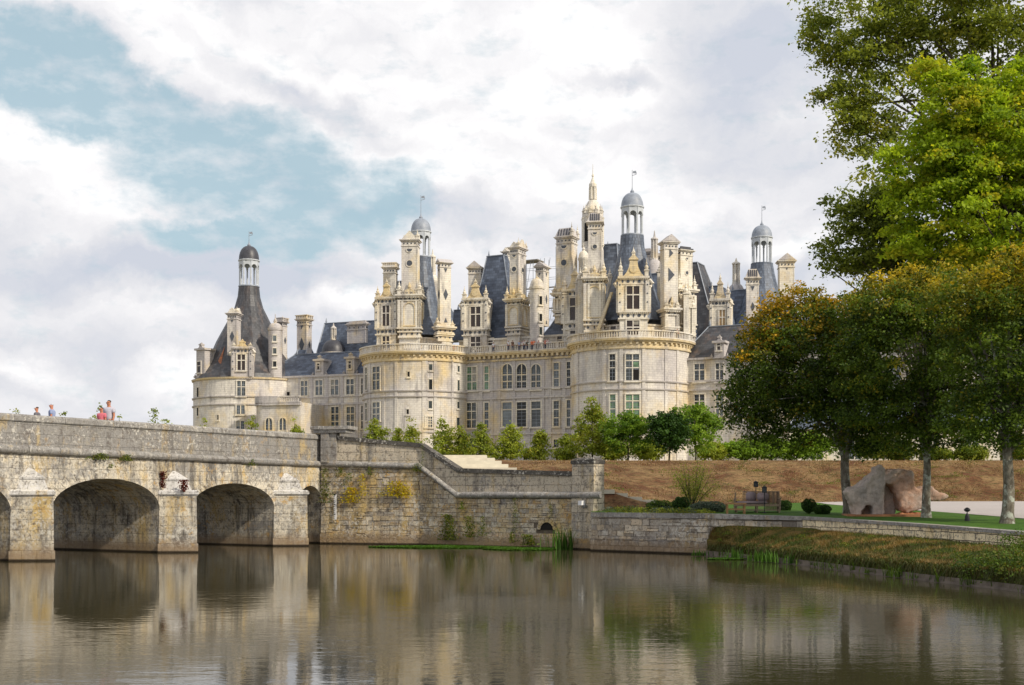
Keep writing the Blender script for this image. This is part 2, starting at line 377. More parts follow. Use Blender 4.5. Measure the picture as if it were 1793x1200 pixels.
# park ground: one sheet out to the horizon
gm, t = new_mat('park_ground'); g = t.n('NewGeometry').outputs['Position']
gn = t.noise(g, .25, 6, .7)
finish(t, t.mix(t.ramp(gn, [(.4, 0.0), (.6, 1.0)]), (.13, .14, .045), (.29, .22, .12)), .95, gn, .3, .05, .1)
GE = [(-3000, 150), (-400, 130), (-70, 112), (-24, 92), (-10.4, 80), (-9.0, 70.2), (-5.2, 69.0), (-4.9, 84.5), (0, 85.5), (6, 86), (200, 86), (500, 90), (3000, 90)]
b = MB(); n = len(GE)
b.add([(x, y, GZ) for x, y in GE] + [(x * 1.2, 7000, GZ) for x, y in GE] + [(x, y, -1.5) for x, y in GE],
      [(i, i + 1, n + i + 1, n + i) for i in range(n - 1)] + [(2 * n + i, 2 * n + i + 1, i + 1, i) for i in range(n - 1)])
b.build('ground', gm)['kind'] = 'structure'
# lower garden lawn
lm, t = new_mat('mown_lawn'); g = t.n('NewGeometry').outputs['Position']
gn = t.noise(g, 1.2, 6, .7); gn2 = t.noise(g, 14, 4, .7)
c = t.mix(t.ramp(gn, [(.35, 0.0), (.65, 1.0)]), (.045, .105, .014), (.085, .17, .02))
finish(t, t.mix(t.ramp(gn2, [(.35, .6), (.55, 0.0)]), c, (.03, .08, .008)), .9, gn2, .6, .05, .15)
def lawn_z(x, y): return 1.45 + (min(max(y, 38), 78) - 42) / 33 * .75
WALL = [(3.78, 60.0), (8.35, 56.5), (12.35, 53.4), (14.9, 48.0), (15.8, 45.5), (16.9, 41.5), (18.3, 36.0), (19.5, 30.0)]   # garden wall line in plan
def wall_pts(step=1.0, a=0, bb=99):
    out = []
    for i in range(a, min(bb, len(WALL) - 1)):
        p, q = Vector(WALL[i]), Vector(WALL[i + 1]); k = max(1, int((q - p).length / step))
        out += [p.lerp(q, j / k) for j in range(k)]
    out.append(Vector(WALL[min(bb, len(WALL) - 1)])); return out
FOOT = [(4.3, 66.5, 2.4), (8, 68, 2.05), (12, 71, 2.12), (20, 75.5, 2.2), (35, 77, 2.24), (60, 78, 2.26), (110, 80, 2.3)]
wp = wall_pts(1.2); rows = []
for k in range(11):
    v = k / 10; r = []
    for i, p in enumerate(wp):
        u = i / (len(wp) - 1); fx = lerp(4.3, 75, u ** 1.3); fy = poly_at(FOOT, fx)[0] + .6
        q = p.lerp(Vector((fx, fy)), v); r.append((q.x, q.y, lawn_z(q.x, q.y) + .02 * fbm(q.x, q.y, .4)))
    rows.append(r)
rows2 = list(zip(*rows)); grid_mesh('lawn', rows, lm)
def lawn_at(x, y): return lawn_z(x, y)
# gravel drive
pm, t = new_mat('gravel'); g = t.n('NewGeometry').outputs['Position']
gn = t.noise(g, .4, 5, .6); gn2 = t.noise(g, 18, 4, .8)
finish(t, t.mix(1.0, t.mix(gn, (.40, .36, .34), (.52, .475, .45)), t.ramp(gn2, [(.3, .8), (.7, 1.1)]), 'MULTIPLY'), .95, gn2, .4, .02, .1)
near = [(1425, 75), (1450, 71), (1480, 68.5), (1560, 64), (1640, 60), (1720, 56), (1800, 52.2), (1900, 45), (2050, 41)]
rows = []
for k in range(7):
    r = []
    for px, D in near:
        d = lerp(D, 78.5, k / 6); x = XX(px, d); r.append((x, d, lawn_z(x, d) + .014))
    rows.append(r)
grid_mesh('path', rows, pm)
# embankment up to the park
em, t = new_mat('dry_bank_grass'); g = t.n('NewGeometry').outputs['Position']
e1 = t.noise(g, .35, 6, .7); e2 = t.noise(t.map(g, (.6, 1.6, 2.4)), 1.8, 7, .78); e3 = t.noise(t.map(g, (.6, 1, 2)), 6, 4, .75)
c = t.mix(t.ramp(e1, [(.42, 0.0), (.56, 1.0)]), (.135, .06, .03), (.27, .17, .08))
z = t.n('SeparateXYZ', {0: g}).outputs[2]
c = t.mix(t.ramp(t.math('ADD', t.math('MULTIPLY', z, .2), t.math('MULTIPLY', e1, .4)), [(1.10, 0.0), (1.20, .8)]), c, (.34, .25, .12))
c = t.mix(t.ramp(e2, [(.52, 0.0), (.62, .8)]), c, (.085, .09, .03))
c = t.mix(t.ramp(e3, [(.38, .8), (.52, 0.0)]), c, (.05, .028, .016))
finish(t, c, .95, t.math('ADD', e2, e3), .7, .08, .1)
F2 = [(-4.7, 71.5, 2.9), (0, 70, 2.9), (4.2, 66.8, 2.9), (4.9, 66.2, 2.85), (8, 67.6, 2.05)] + FOOT[2:]
xs = [-4.7 + i * .8 for i in range(60)] + [44, 48, 54, 60, 70, 85, 110]; rows = []
for k in range(15):
    v = k / 14; r = []
    for x in xs:
        fy, fz = poly_at(F2, x); tx, ty = x, 85.9 if x > 0 else 84.6
        y = lerp(fy, ty, v); zz = lerp(fz, GZ + .02, (v * v * (3 - 2 * v)) * .35 + v * .65)
        e = math.sin(math.pi * v); zz += e * .24 * fbm(x, y, .6)
        r.append((x, y, zz))
    rows.append(r)
grid_mesh('embankment', rows, em)
def emb_point(x, v):
    fy, fz = poly_at(F2, x); y = lerp(fy, 85.9, v); z = lerp(fz, GZ, (v * v * (3 - 2 * v)) * .35 + v * .65); return Vector((x, y, z))
# walk behind the quay wall, level with its string course
b = MB(); wk = [(-9.6, 69.2), (-4.8, 67.6), (-2.7, 66.3), (3.3, 62.5), (4.5, 62.0), (4.6, 73), (-9.6, 73)]; b.add([(x, y, -1) for x, y in wk] + [(x, y, 2.62) for x, y in wk], [(6, 5, 4, 3, 2, 1, 0), (7, 8, 9, 10, 11, 12, 13)] + [(i, (i + 1) % 7, 7 + (i + 1) % 7, 7 + i) for i in range(7)]); o = b.build('walk', em); o['kind'] = 'structure'
# grass bank under the pale wall and its kerb at the water
KERB = [(8.75, 56.2), (9.6, 53.4), (11.1, 48.7), (12.3, 43.5), (13.4, 38.8), (14.25, 36.0), (15.0, 31.5), (15.6, 26.0)]
bmk, t = new_mat('bank_grass'); g = t.n('NewGeometry').outputs['Position']
e1 = t.noise(g, .9, 6, .7); e2 = t.noise(g, 5, 6, .75); e3 = t.noise(g, 17, 3, .75)
c = t.mix(t.ramp(e1, [(.4, 0.0), (.62, 1.0)]), (.085, .09, .018), (.20, .13, .045))
c = t.mix(t.ramp(e2, [(.36, .8), (.5, 0.0)]), c, (.06, .045, .02)); finish(t, c, .95, t.math('ADD', e2, e3), .8, .06, .1)
def kerb_at(s): # s 0..1 along
    k = s * (len(KERB) - 1); i = min(int(k), len(KERB) - 2); return Vector(KERB[i]).lerp(Vector(KERB[i + 1]), k - i)
BW = [(8.9, 56.15), (12.35, 53.38), (13.6, 50.8), (14.9, 48.0), (15.8, 45.5), (16.9, 41.5), (18.3, 36.0), (19.5, 30.0)]
def bwall_at(s):
    k = s * (len(BW) - 1); i = min(int(k), len(BW) - 2); return Vector(BW[i]).lerp(Vector(BW[i + 1]), k - i)
rows = []
for j in range(13):
    v = j / 12; r = []
    for i in range(60):
        s = i / 59; a = kerb_at(s); q = bwall_at(s); p = a.lerp(q, v * 1.03)
        top = lawn_z(0, q.y) - .52 + .1 * (s < .2); zk = .52
        zz = lerp(zk, max(top, zk + .1), 1 - (1 - v) ** 1.7) + .05 * fbm(p.x, p.y, 1.1)
        if j == 0: zz = .10
        r.append((p.x - (.06 if j == 1 else 0), p.y - (.04 if j == 1 else 0), zz))
    rows.append(r)
grid_mesh('bank', rows, bmk)
def bank_point(s, v):
    a = kerb_at(s); q = bwall_at(s); p = a.lerp(q, v); top = lawn_z(0, q.y) - .52; return Vector((p.x, p.y, lerp(.52, max(top, .62), 1 - (1 - v) ** 1.7)))
km = flat_mat('kerb_concrete', (.17, .14, .115), .9, .35, 2.5)
b = MB()
for i in range(40):
    a, q = kerb_at(i / 40), kerb_at((i + 1) / 40 - .0004); F = Fr((a.x, a.y, 0), (q - a)); L = (q - a).length
    b.box(F, 0, L, -.16, .30, -1, .055); b.box(F, 0, L, -.10, .30, .055, .19)
b.build('kerb', km)['kind'] = 'structure'

# ================================================================== BRIDGE
BF = Fr((-16.3, 58.1, 0), (.49, .87)); BT = 7.8
br = thing('arch_bridge', 'weathered pale stone bridge of round arches over the brown moat', 'bridge', (-16.3, 58.1, 0))
ARCH = [(-30.8, -24.6, 2.0, 1.55), (-22.6, -16.4, 2.0, 1.5), (-14.4, -8.2, 1.95, 1.5), (-6.2, 0.0, 1.95, 1.45), (2.0, 8.1, 1.9, 1.34), (10.1, 12.0, 2.2, .95)]
def zs(x): return 4.44 - .011 * x
def under(x):
    for a, q, zsp, rise in ARCH:
        if a < x < q:
            u = (x - (a + q) / 2) / ((q - a) / 2); return zsp + rise * math.sqrt(max(0, 1 - u * u)) ** .92
    return -1.0
b = MB(); xs = [-44.0]
for a, q, _, _2 in ARCH:
    n = 34 if q - a > 3 else 18
    xs += [a] + [(a + q) / 2 - (q - a) / 2 * math.cos(math.pi * (i + .5) / n) for i in range(n)] + [q]
xs += [12.3]
for i in range(len(xs) - 1):
    x0, x1 = xs[i], xs[i + 1]; z0, z1 = under(x0 + 1e-4) if x0 + 1e-4 < x1 else under(x0), under(x1 - 1e-4)
    z0 = max(z0, -1); z1 = max(z1, -1); t0, t1 = zs(x0), zs(x1)
    for y, fl in ((0, 0), (BT, 1)):
        q = [BF(x0, y, z0), BF(x1, y, z1), BF(x1, y, t1), BF(x0, y, t0)]
        b.add(q, [(0, 1, 2, 3) if not fl else (3, 2, 1, 0)], 0, [[(x0, z0), (x1, z1), (x1, t1), (x0, t0)] if not fl else [(x0, t0), (x1, t1), (x1, z1), (x0, z0)]])
    b.add([BF(x0, 0, z0), BF(x1, 0, z1), BF(x1, BT, z1), BF(x0, BT, z0)], [(0, 3, 2, 1)], 0, [[(0, z0 * 1.3), (BT, z0 * 1.3), (BT, z1 * 1.3), (0, z1 * 1.3)]])
for a, q, zsp, _ in ARCH:
    for x, s in ((a, 1), (q, -1)):
        zz = max(-1, zsp); b.add([BF(x, 0, -1), BF(x, BT, -1), BF(x, BT, zz + .02), BF(x, 0, zz + .02)], [(0, 1, 2, 3) if s > 0 else (3, 2, 1, 0)], 0,
              [[(0, -1), (BT, -1), (BT, zz), (0, zz)] if s > 0 else [(0, zz), (BT, zz), (BT, -1), (0, -1)]])
b.build('spandrel_wall', BRIDGE_S, br)
b = MB(); b.box(BF, -44, 12.3, .3, BT - .3, 4.30, 4.34); b.box(BF, -44, 13.4, .45, BT - .4, 4.34, 5.0)
b.build('deck', PARA_S, br)
# voussoir rings a hair proud of the wall
for k, (a, q, zsp, rise) in enumerate(ARCH[2:]):
    b = MB(); n = 22 if q - a > 3 else 8; c = (a + q) / 2; h = (q - a) / 2
    for i in range(n):
        t0, t1 = math.pi * (i + .06) / n, math.pi * (i + .94) / n
        e = .42 + .06 * (i % 2)
        P = lambda t, o: (c + (h + o) * math.cos(t), zsp + (rise * (math.sin(t) ** .92) + o * math.sin(t) if math.sin(t) > 0 else 0))
        pts = [P(t0, 0), P(t0, e), P(t1, e), P(t1, 0)]
        b.prism(BF, pts, -.018, .05)
    b.build('arch_ring', BRIDGE_S, br)
# string course, parapet and coping in separate stones
b = MB(); x = -44.0; rng = random.Random(3)
while x < 12.4:
    L = min(rng.uniform(.9, 1.9), 12.42 - x); r = .175 + rng.uniform(-.012, .012); pr = []
    for i in range(9):
        a = -math.pi / 2 + math.pi * i / 8; pr.append((-.02 - r * math.cos(a) * 1.1, r * math.sin(a)))
    z0 = zs(x) + .02; z1 = zs(x + L) + .02; n = len(pr)
    vs = [BF(x + .012, y, z0 + z) for y, z in pr] + [BF(x + L - .012, y, z1 + z) for y, z in pr]
    b.add(vs, [(i, n + i, n + i + 1, i + 1) for i in range(n - 1)] + [tuple(range(n)), tuple(reversed(range(n, 2 * n)))])
    x += L
    if L < .1: break
b.build('string_course', COPING_S, br, smooth=True)
def ptop(x): return 5.98 - .0018 * x
b = MB(); b.hull(BF, [(-44, .07, zs(-44)), (12.2, .07, zs(12.2)), (12.2, .5, zs(12.2)), (-44, .5, zs(-44))], [(-44, .07, ptop(-44) - .3), (12.2, .07, ptop(12.2) - .3), (12.2, .5, ptop(12.2) - .3), (-44, .5, ptop(-44) - .3)])
b.build('parapet', PARA_S, br)
b = MB(); b.box(BF, -44, 12.2, BT - .5, BT - .05, 4.4, 5.7); b.build('far_parapet', PARA_S, br)
b = MB(); x = -44.0
while x < 12.1:
    L = min(rng.uniform(1.0, 2.0), 12.2 - x); j = rng.uniform(-.012, .012); z0, z1 = ptop(x), ptop(x + L)
    sec = [(.03, -.3), (.0, -.26), (.0, -.08), (.07, -.01), (.3, .02), (.5, -.02), (.55, -.3)]
    n = len(sec); vs = [BF(x + .006, y + j, z0 + z) for y, z in sec] + [BF(x + L - .006, y + j, z1 + z) for y, z in sec]
    b.add(vs, [((i + 1) % n, i, n + i, n + (i + 1) % n) for i in range(n)] + [tuple(range(n)), tuple(reversed(range(n, 2 * n)))])
    x += L
b.build('coping', COPING_S, br)
# cutwaters: triangular noses with stepped caps
nose = (-1.72, 1.15)
def cutwater(x0, label):
    w = 2.0; nx, ny = x0 + .92, -1.42
    tri = [(x0, 0.0), (nx, ny), (x0 + w, 0.0)]
    def trz(e, z): return [(x0 - e, .02, z), (nx, ny - e * 1.1, z), (x0 + w + e, .02, z)]
    b = MB(); b.hull(BF, trz(.10, -1), trz(.09, .42)); b.hull(BF, trz(.03, .42), trz(.0, 2.62)); o = b.build('cutwater', BRIDGE_S, br)
    b = MB(); b.hull(BF, trz(.0, 2.62), trz(.10, 2.70)); b.hull(BF, trz(.12, 2.70), trz(.12, 2.84)); b.hull(BF, trz(.10, 2.84), trz(.0, 2.9)); b.hull(BF, [(x0 + .25, .02, 2.9), (nx, -1.12, 2.9), (x0 + w - .25, .02, 2.9)], [(x0 + .42, .02, 3.34), (nx, -.86, 3.34), (x0 + w - .42, .02, 3.34)])
    b.build('cap', CAPW_S, o)
    b = MB(); b.hull(BF, [(x0 + .38, .02, 3.34), (nx, -.94, 3.34), (x0 + w - .38, .02, 3.34)], [(x0 + .38, .02, 3.42), (nx, -.94, 3.42), (x0 + w - .38, .02, 3.42)])
    b.hull(BF, [(x0 + .42, .02, 3.42), (nx, -.88, 3.42), (x0 + w - .42, .02, 3.42)], [(nx - .10, .02, 3.80), (nx, -.12, 3.78), (nx + .10, .02, 3.80)])
    b.build('cap_stone', CAPW_S, o)
for x0 in (-16.4, -8.2, 0.0, 8.1): cutwater(x0, '')

# ================================================================== QUAY WALL with sloping parapet
QL = [(-10.42, 68.45), (XX(735, 66.8), 66.8), (XX(800, 65.5), 65.5), (XX(1003, 61.7), 61.7), (XX(1036, 60.9), 60.9)]
QT = [5.95, 5.40, 4.05, 3.82, 3.82]; QS = [4.33, 4.16, 2.63, 2.63, 2.63]
qw = thing('quay_wall', 'lichened rubble quay wall with a stepped down stone parapet beside the bridge', 'wall', (-3, 66, 0))
def seg_strip(pts, zlo, zhi, y0, y1, name, mat, parent, split=None, smooth=False, prof=None):
    b = MB(); rg = random.Random(5)
    n = len(pts)
    nrm = []
    for i in range(n):
        d = Vector((0, 0))
        if i > 0: d += (Vector(pts[i]) - Vector(pts[i - 1])).normalized()
        if i < n - 1: d += (Vector(pts[i + 1]) - Vector(pts[i])).normalized()
        d.normalize(); nrm.append(Vector((-d.y, d.x)))     # pointing away
    for i in range(n - 1):
        a, q = Vector(pts[i]), Vector(pts[i + 1]); L = (q - a).length; k = max(1, round(L / split)) if split else 1
        for j in range(k):
            t0, t1 = j / k, (j + 1) / k
            gp = .008 / L if split else 0
            if j: t0 += gp
            p0, p1 = a.lerp(q, t0), a.lerp(q, t1); n0, n1 = nrm[i].lerp(nrm[i + 1], t0), nrm[i].lerp(nrm[i + 1], t1)
            l0, l1 = lerp(zlo[i], zlo[i + 1], t0), lerp(zlo[i], zlo[i + 1], t1); h0, h1 = lerp(zhi[i], zhi[i + 1], t0), lerp(zhi[i], zhi[i + 1], t1)
            jj = rg.uniform(-.012, .012) if split else 0
            if prof:
                v0 = [(p0.x + n0.x * (y + jj), p0.y + n0.y * (y + jj), l0 + z) for y, z in prof]; v1 = [(p1.x + n1.x * (y + jj), p1.y + n1.y * (y + jj), l1 + z) for y, z in prof]
            else:
                v0 = [(p0.x + n0.x * y, p0.y + n0.y * y, z) for y, z in ((y0 + jj, l0), (y0 + jj, h0), (y1, h0), (y1, l0))]; v1 = [(p1.x + n1.x * y, p1.y + n1.y * y, z) for y, z in ((y0 + jj, l1), (y0 + jj, h1), (y1, h1), (y1, l1))]
            m_ = len(v0); b.add(v0 + v1, [(i2, m_ + i2, m_ + (i2 + 1) % m_, (i2 + 1) % m_) for i2 in range(m_)] + [tuple(range(m_)), tuple(reversed(range(m_, 2 * m_)))])
    return b.build(name, mat, parent, smooth)
seg_strip(QL, [-1] * 5, [z - .02 for z in QS], 0.03, 1.0, 'rubble_face', MORTAR, qw)
def block_face(pts, ztop, name, mat, parent, rh=(.19, .30), bw=(.28, .62), jit=.028, z0=.45, seed=2, skip=None):
    b = MB(); rg = random.Random(seed); z = z0
    zmax = max(ztop)
    while z < zmax:
        h = rg.uniform(*rh)
        for i in range(len(pts) - 1):
            a, q = Vector(pts[i]), Vector(pts[i + 1]); L = (q - a).length; F = Fr((a.x, a.y, 0), q - a); x = rg.uniform(-.2, .0); 
            while x < L:
                w_ = rg.uniform(*bw); x0, x1 = max(x, 0) , min(x + w_, L); x += w_
                if x1 - x0 < .06: continue
                tp = lerp(ztop[i], ztop[i + 1], (x0 + x1) / 2 / L); za, zb_ = z, min(z + h, tp)
                if zb_ - za < .05: continue
                if skip and skip(i, F, (x0 + x1) / 2, (za + zb_) / 2): continue
                parts_ = [(za, zb_)] if rg.random() > .25 or zb_ - za < .2 else [(za, (za + zb_) / 2), ((za + zb_) / 2, zb_)]
                for zc, zd in parts_:
                    y = rg.uniform(-jit, jit * .7); g_ = .009; r_ = lambda s=.014: rg.uniform(-s, s)
                    fr = [(x0 + g_ + r_(), y + r_(.01), zc + g_ + r_()), (x1 - g_ + r_(), y + r_(.01), zc + g_ + r_()), (x1 - g_ + r_(), y + r_(.01), zd - g_ + r_()), (x0 + g_ + r_(), y + r_(.01), zd - g_ + r_())]
                    e = .018; bk = [(fr[0][0] - e * .4, .12, fr[0][2] - e * .4), (fr[1][0] + e * .4, .12, fr[1][2] - e * .4), (fr[2][0] + e * .4, .12, fr[2][2] + e * .4), (fr[3][0] - e * .4, .12, fr[3][2] + e * .4)]
                    vs = [F(*p) for p in fr] + [F(*p) for p in bk]; b.add(vs, [(0, 1, 2, 3), (1, 0, 4, 5), (2, 1, 5, 6), (3, 2, 6, 7), (0, 3, 7, 4)])
        z += h
    return b.build(name, mat, parent)
dk = Vector(QL[3]) - Vector(QL[2]); DF0 = Fr((*QL[2], 0), dk); dxx, dzz = DF0.hit(958), DF0.z(958, 928)
block_face(QL[:4], [z - .12 for z in QS[:4]], 'stone_cladding', QUAYB_S, qw, skip=lambda i, F, x, z: i == 2 and math.hypot(x - dxx, z - dzz) < .55 and z > dzz - .1)
seg_strip(QL, [-1] * 5, [.55] * 5, -.10, .2, 'footing', QUAY_S, qw, 1.4)
pr = [(-.02 - .19 * math.cos(-math.pi / 2 + math.pi * i / 8), .17 * math.sin(-math.pi / 2 + math.pi * i / 8) + .02) for i in range(9)][::-1]
QX = QL[:-1] + [(XX(1054, 60.6), 60.45)]
seg_strip(QX, QS, QS, 0, 0, 'string_course', COPING_S, qw, 1.5, True, prof=pr[::-1])
seg_strip(QL, QS, [z - .22 for z in QT], .06, .5, 'parapet', QUAYP_S, qw)
seg_strip(QL[:4], [z - .22 for z in QT], QT, -.03, .6, 'coping', LICHEN_S, qw, 1.6)
dq = Vector(QL[4]) - Vector(QL[3]); QF = Fr((*QL[3], 0), dq)
b = MB(); b.box(QF, 0, 1.36, -.10, .75, -1, 2.6); b.box(QF, .0, 1.36, -.06, .75, 2.6, 4.18); b.build('end_pier', QUAYP_S, qw)
b = MB(); b.box(QF, -.04, 1.39, -.12, .8, 4.18, 4.36, 0, .0, .0); b.box(QF, .02, 1.32, -.06, .75, 4.38, 4.48, 0, .12, .12); b.build('pier_cap', LICHEN_S, qw)
# junction pilaster on the bridge end
JF = Fr((-10.3, 68.3, 0), (6.2, -1.6))
b = MB(); b.box(JF, -.05, .42, -.14, .5, 4.40, 6.02); b.box(JF, .42, .80, -.05, .5, 4.40, 6.02); b.build('pilaster', PARA_S, qw)
b = MB(); b.box(JF, -.45, 1.45, -.2, 1.0, 6.02, 6.2); b.box(JF, -.6, 1.6, -.3, 1.1, 6.2, 6.38); b.build('pilaster_cap', COPING_S, qw)
# drain mouth: ring of stones round a solid near-black disc, the shade inside painted as colour
k = Vector(QL[3]) - Vector(QL[2]); DF = Fr((*QL[2], 0), k)
dx = DF.hit(958); dz = DF.z(958, 928)
b = MB()
for i in range(7):
    t0, t1 = math.pi * (i + .05) / 7, math.pi * (i + .95) / 7
    b.prism(DF, [(dx + r_ * math.cos(t_), dz + r_ * math.sin(t_)) for r_, t_ in ((.38, t0), (.58, t0), (.58, t1), (.38, t1))], -.06, .3)
b.build('drain_ring', QUAY_S, qw)
b = MB(); b.disc(DF, dx, dz, .38, -.38, -.012, .3, 0, 14, True); b.build('drain_shade', DARK, qw)

# garden walls
gw = thing('garden_wall', 'dark lichened masonry wall along the water below the outdoor sofa', 'wall', (8, 57, 0))
P3 = WALL[:3]
seg_strip(P3, [-1] * 3, [1.62, 1.62, 1.6], 0.03, .6, 'wall_face', MORTAR, gw)
block_face(P3, [1.61, 1.61, 1.59], 'stone_cladding', GARDENB_S, gw, (.22, .30), (.38, .75), .025, z0=.5, seed=8)
seg_strip(P3[:2] + [(8.9, 56.1)], [-1] * 3, [.62] * 3, -.07, .2, 'footing', GARDEN_S, gw, 1.1)
seg_strip(P3, [1.62, 1.62, 1.6], [1.84, 1.84, 1.76], -.06, .66, 'coping', COPING_S, gw, 1.3)
pw = thing('block_wall', 'low pale yellow block wall with grey coping above the grass bank', 'wall', (15, 46, 0))
P4 = WALL[2:]
seg_strip(P4, [.2] * 6, [lawn_z(0, y) - .07 for x, y in P4], 0, .4, 'wall_face', BLOCK_S, pw)
seg_strip(P4, [lawn_z(0, y) - .07 for x, y in P4], [lawn_z(0, y) + .05 for x, y in P4], -.05, .45, 'coping', COPING_S, pw, 1.3)
# ================================================================== THE CASTLE
ch = thing('castle', 'huge pale renaissance castle with slate roofs, round towers and a forest of chimneys', 'castle', (1.4, 214, GZ))
DV = (.8944, -.4472)
WR = random.Random(21); GLASS2 = flat_mat('sky_window_glass', (.10, .12, .125), .1, .5, .7, spec=.8); GLASS3 = flat_mat('dark_window_glass', (.018, .02, .02), .15, .5, .9); BLIND = flat_mat('window_blind', (.33, .31, .26), .8, .3, 1.5)
def windows(parent, F, x0, x1, z0, z1, cols=2, rows=(.42,), glass=GLASS, y=0.0, arch=False, muntin=True, frame=.2, mw=.17, proud=.16):
    """one stone-framed window: frame, mullion, transoms, leaded panes"""
    b = MB(); w_ = x1 - x0
    if glass is GLASS: glass = WR.choice([GLASS, GLASS, GLASS2, GLASS3])
    if cols == 2 and WR.random() < .22 and not arch:
        k = WR.randrange(2); zf = WR.choice([.3, .55, .62]); b.box(F, x0 + w_ * k / 2, x0 + w_ * (k + 1) / 2, y - .045, y, z1 - (z1 - z0) * zf, z1, 3)
    b.box(F, x0, x1, y - .03, y + .1, z0, z1, 1)
    b.box(F, x0 - frame, x0, y - proud, y + .12, z0 - .12, z1); b.box(F, x1, x1 + frame, y - proud, y + .12, z0 - .12, z1)
    b.box(F, x0 - frame - .12, x1 + frame + .12, y - proud - .12, y + .12, z0 - .34, z0 - .12)
    if arch:
        r = w_ / 2; n = 10; xc = (x0 + x1) / 2
        for i in range(n):
            t0, t1 = math.pi * i / n, math.pi * (i + 1) / n
            b.prism(F, [(xc + q * math.cos(a), z1 + q * math.sin(a)) for q, a in ((r, t0), (r + frame, t0), (r + frame, t1), (r, t1))], y - proud, y + .12)
        b.disc(F, xc, z1, r, -r, y - .03, y + .1, 1, 12, True)
        ztop = z1 + r
    else:
        b.box(F, x0 - frame, x1 + frame, y - proud - .03, y + .12, z1, z1 + .22); ztop = z1
    for c_ in range(1, cols): xx = x0 + w_ * c_ / cols; b.box(F, xx - mw / 2, xx + mw / 2, y - proud + .03, y + .1, z0, ztop - (.05 if arch else 0))
    for r_ in rows: zz = z1 - (z1 - z0) * r_; b.box(F, x0, x1, y - proud + .04, y + .1, zz - mw / 2, zz + mw / 2)
    if muntin:
        nz = max(3, int((z1 - z0) / .55)); 
        for i in range(1, nz): zz = z0 + (z1 - z0) * i / nz; b.box(F, x0 + .01, x1 - .01, y - .05, y, zz - .022, zz + .022, 2)
        for c_ in range(cols):
            xx = x0 + w_ * (c_ + .5) / cols; b.box(F, xx - .022, xx + .022, y - .052, y, z0 + .01, z1 - .01, 2)
    return b.build('window', [STONE_L, glass, LEAD, BLIND], parent)
def wpx(parent, F, px0, px1, py0, py1, **k):
    y = k.get('y', 0.0); xa, xb = F.hit(px0, y), F.hit(px1, y); pm_ = (px0 + px1) / 2
    return windows(parent, F, xa, xb, F.z(pm_, py1, y), F.z(pm_, py0, y), **k)
def band(b, F, x0, x1, y, z, h, out, mi=0): b.box(F, x0, x1, y - out, y + .1, z, z + h, mi)
def cornice_straight(parent, F, x0, x1, y, z, depth=.9, ends=False):
    """z: top of the cornice"""
    b = MB()
    b.box(F, x0, x1, y - depth, y + .5, z - .3, z); b.box(F, x0, x1, y - depth * .8, y + .3, z - .55, z - .3); b.box(F, x0, x1, y - .25, y + .3, z - 1.5, z - 1.2)
    x = x0 + .2
    while x < x1 - .5: b.box(F, x, x + .42, y - depth * .7, y + .3, z - 1.02, z - .55); x += .92
    return b.build('cornice', STONE_Y, parent)
def balustrade_straight(parent, F, x0, x1, y, z, h=1.25):
    b = MB(); b.box(F, x0, x1, y - .18, y + .18, z, z + .18); b.box(F, x0, x1, y - .2, y + .2, z + h - .2, z + h)
    x = x0 + .1
    while x < x1 - .3: b.box(F, x, x + .19, y - .1, y + .1, z + .18, z + h - .2); x += .42
    x = x0
    while x < x1: b.box(F, x - .25, x + .25, y - .17, y + .17, z + .18, z + h - .2); x += 4.2
    return b.build('balustrade', STONE, parent)
def pinnacle(parent, F, x, y, z, h, r, mat=STONE_L):
    b = MB(); b.box(F, x - r, x + r, y - r, y + r, z, z + h * .28); b.box(F, x - r * 1.35, x + r * 1.35, y - r * 1.35, y + r * 1.35, z + h * .28, z + h * .34)
    b.lathe(F, [(r * .55, z + h * .34), (r * 1.0, z + h * .45), (r * .95, z + h * .52), (r * .4, z + h * .60), (r * .6, z + h * .66), (r * .28, z + h * .74), (r * .12, z + h * .9), (.015, z + h)], 8, x=x, y=y)
    return b.build('pinnacle', mat, parent)
def cyl_frame(c, Rr, px, phi=None):
    """frame tangent to a round tower where the sight line at px meets its near side"""
    k = (px - CX) / FP; dx, dy = k, 1.0; A = dx * dx + dy * dy; B = -2 * (dx * c[0] + dy * c[1]); Cc = c[0] ** 2 + c[1] ** 2 - Rr * Rr
    q = B * B - 4 * A * Cc
    D = (-B - math.sqrt(max(q, 0))) / (2 * A); p = Vector((k * D, D)); n = (p - Vector(c)).normalized()
    return Fr((p.x, p.y, 0), (-n.y, n.x) if (-n.y) > 0 else (n.y, -n.x))
def tower(name, c, Rr, ztop, bands, cornice=True, mat=STONE_T, parent=None):
    F = Fr((c[0], c[1], 0)); b = MB()
    b.lathe(F, [(Rr + .35, GZ - .5), (Rr + .35, GZ + 2.6), (Rr, GZ + 2.9), (Rr, ztop)], 72)
    o = b.build(name, mat, ch, True)
    b = MB()
    for z in bands: b.lathe(F, [(Rr - .1, z - .2), (Rr + .2, z - .14), (Rr + .26, z + .08), (Rr - .1, z + .14)], 72, cap=False)
    b.build('string_course', STONE_G, o)
    if cornice:
        b = MB(); z = ztop
        b.lathe(F, [(Rr - .1, z - 1.65), (Rr + .22, z - 1.6), (Rr + .25, z - 1.35), (Rr + .05, z - 1.3), (Rr + .10, z - .62), (Rr + .42, z - .58), (Rr + .46, z - .34), (Rr + .72, z - .3), (Rr + .78, z), (Rr - .1, z)], 72, cap=False)
        n = int(2 * math.pi * Rr / .95)
        for i in range(n):
            a = 2 * math.pi * i / n; f = Fr((c[0] + Rr * math.cos(a), c[1] + Rr * math.sin(a), 0), (-math.sin(a), math.cos(a)))
            b.box(f, -.19, .19, -.34, .1, z - .92, z - .6)
        b.build('cornice', STONE_Y, o)
    return o
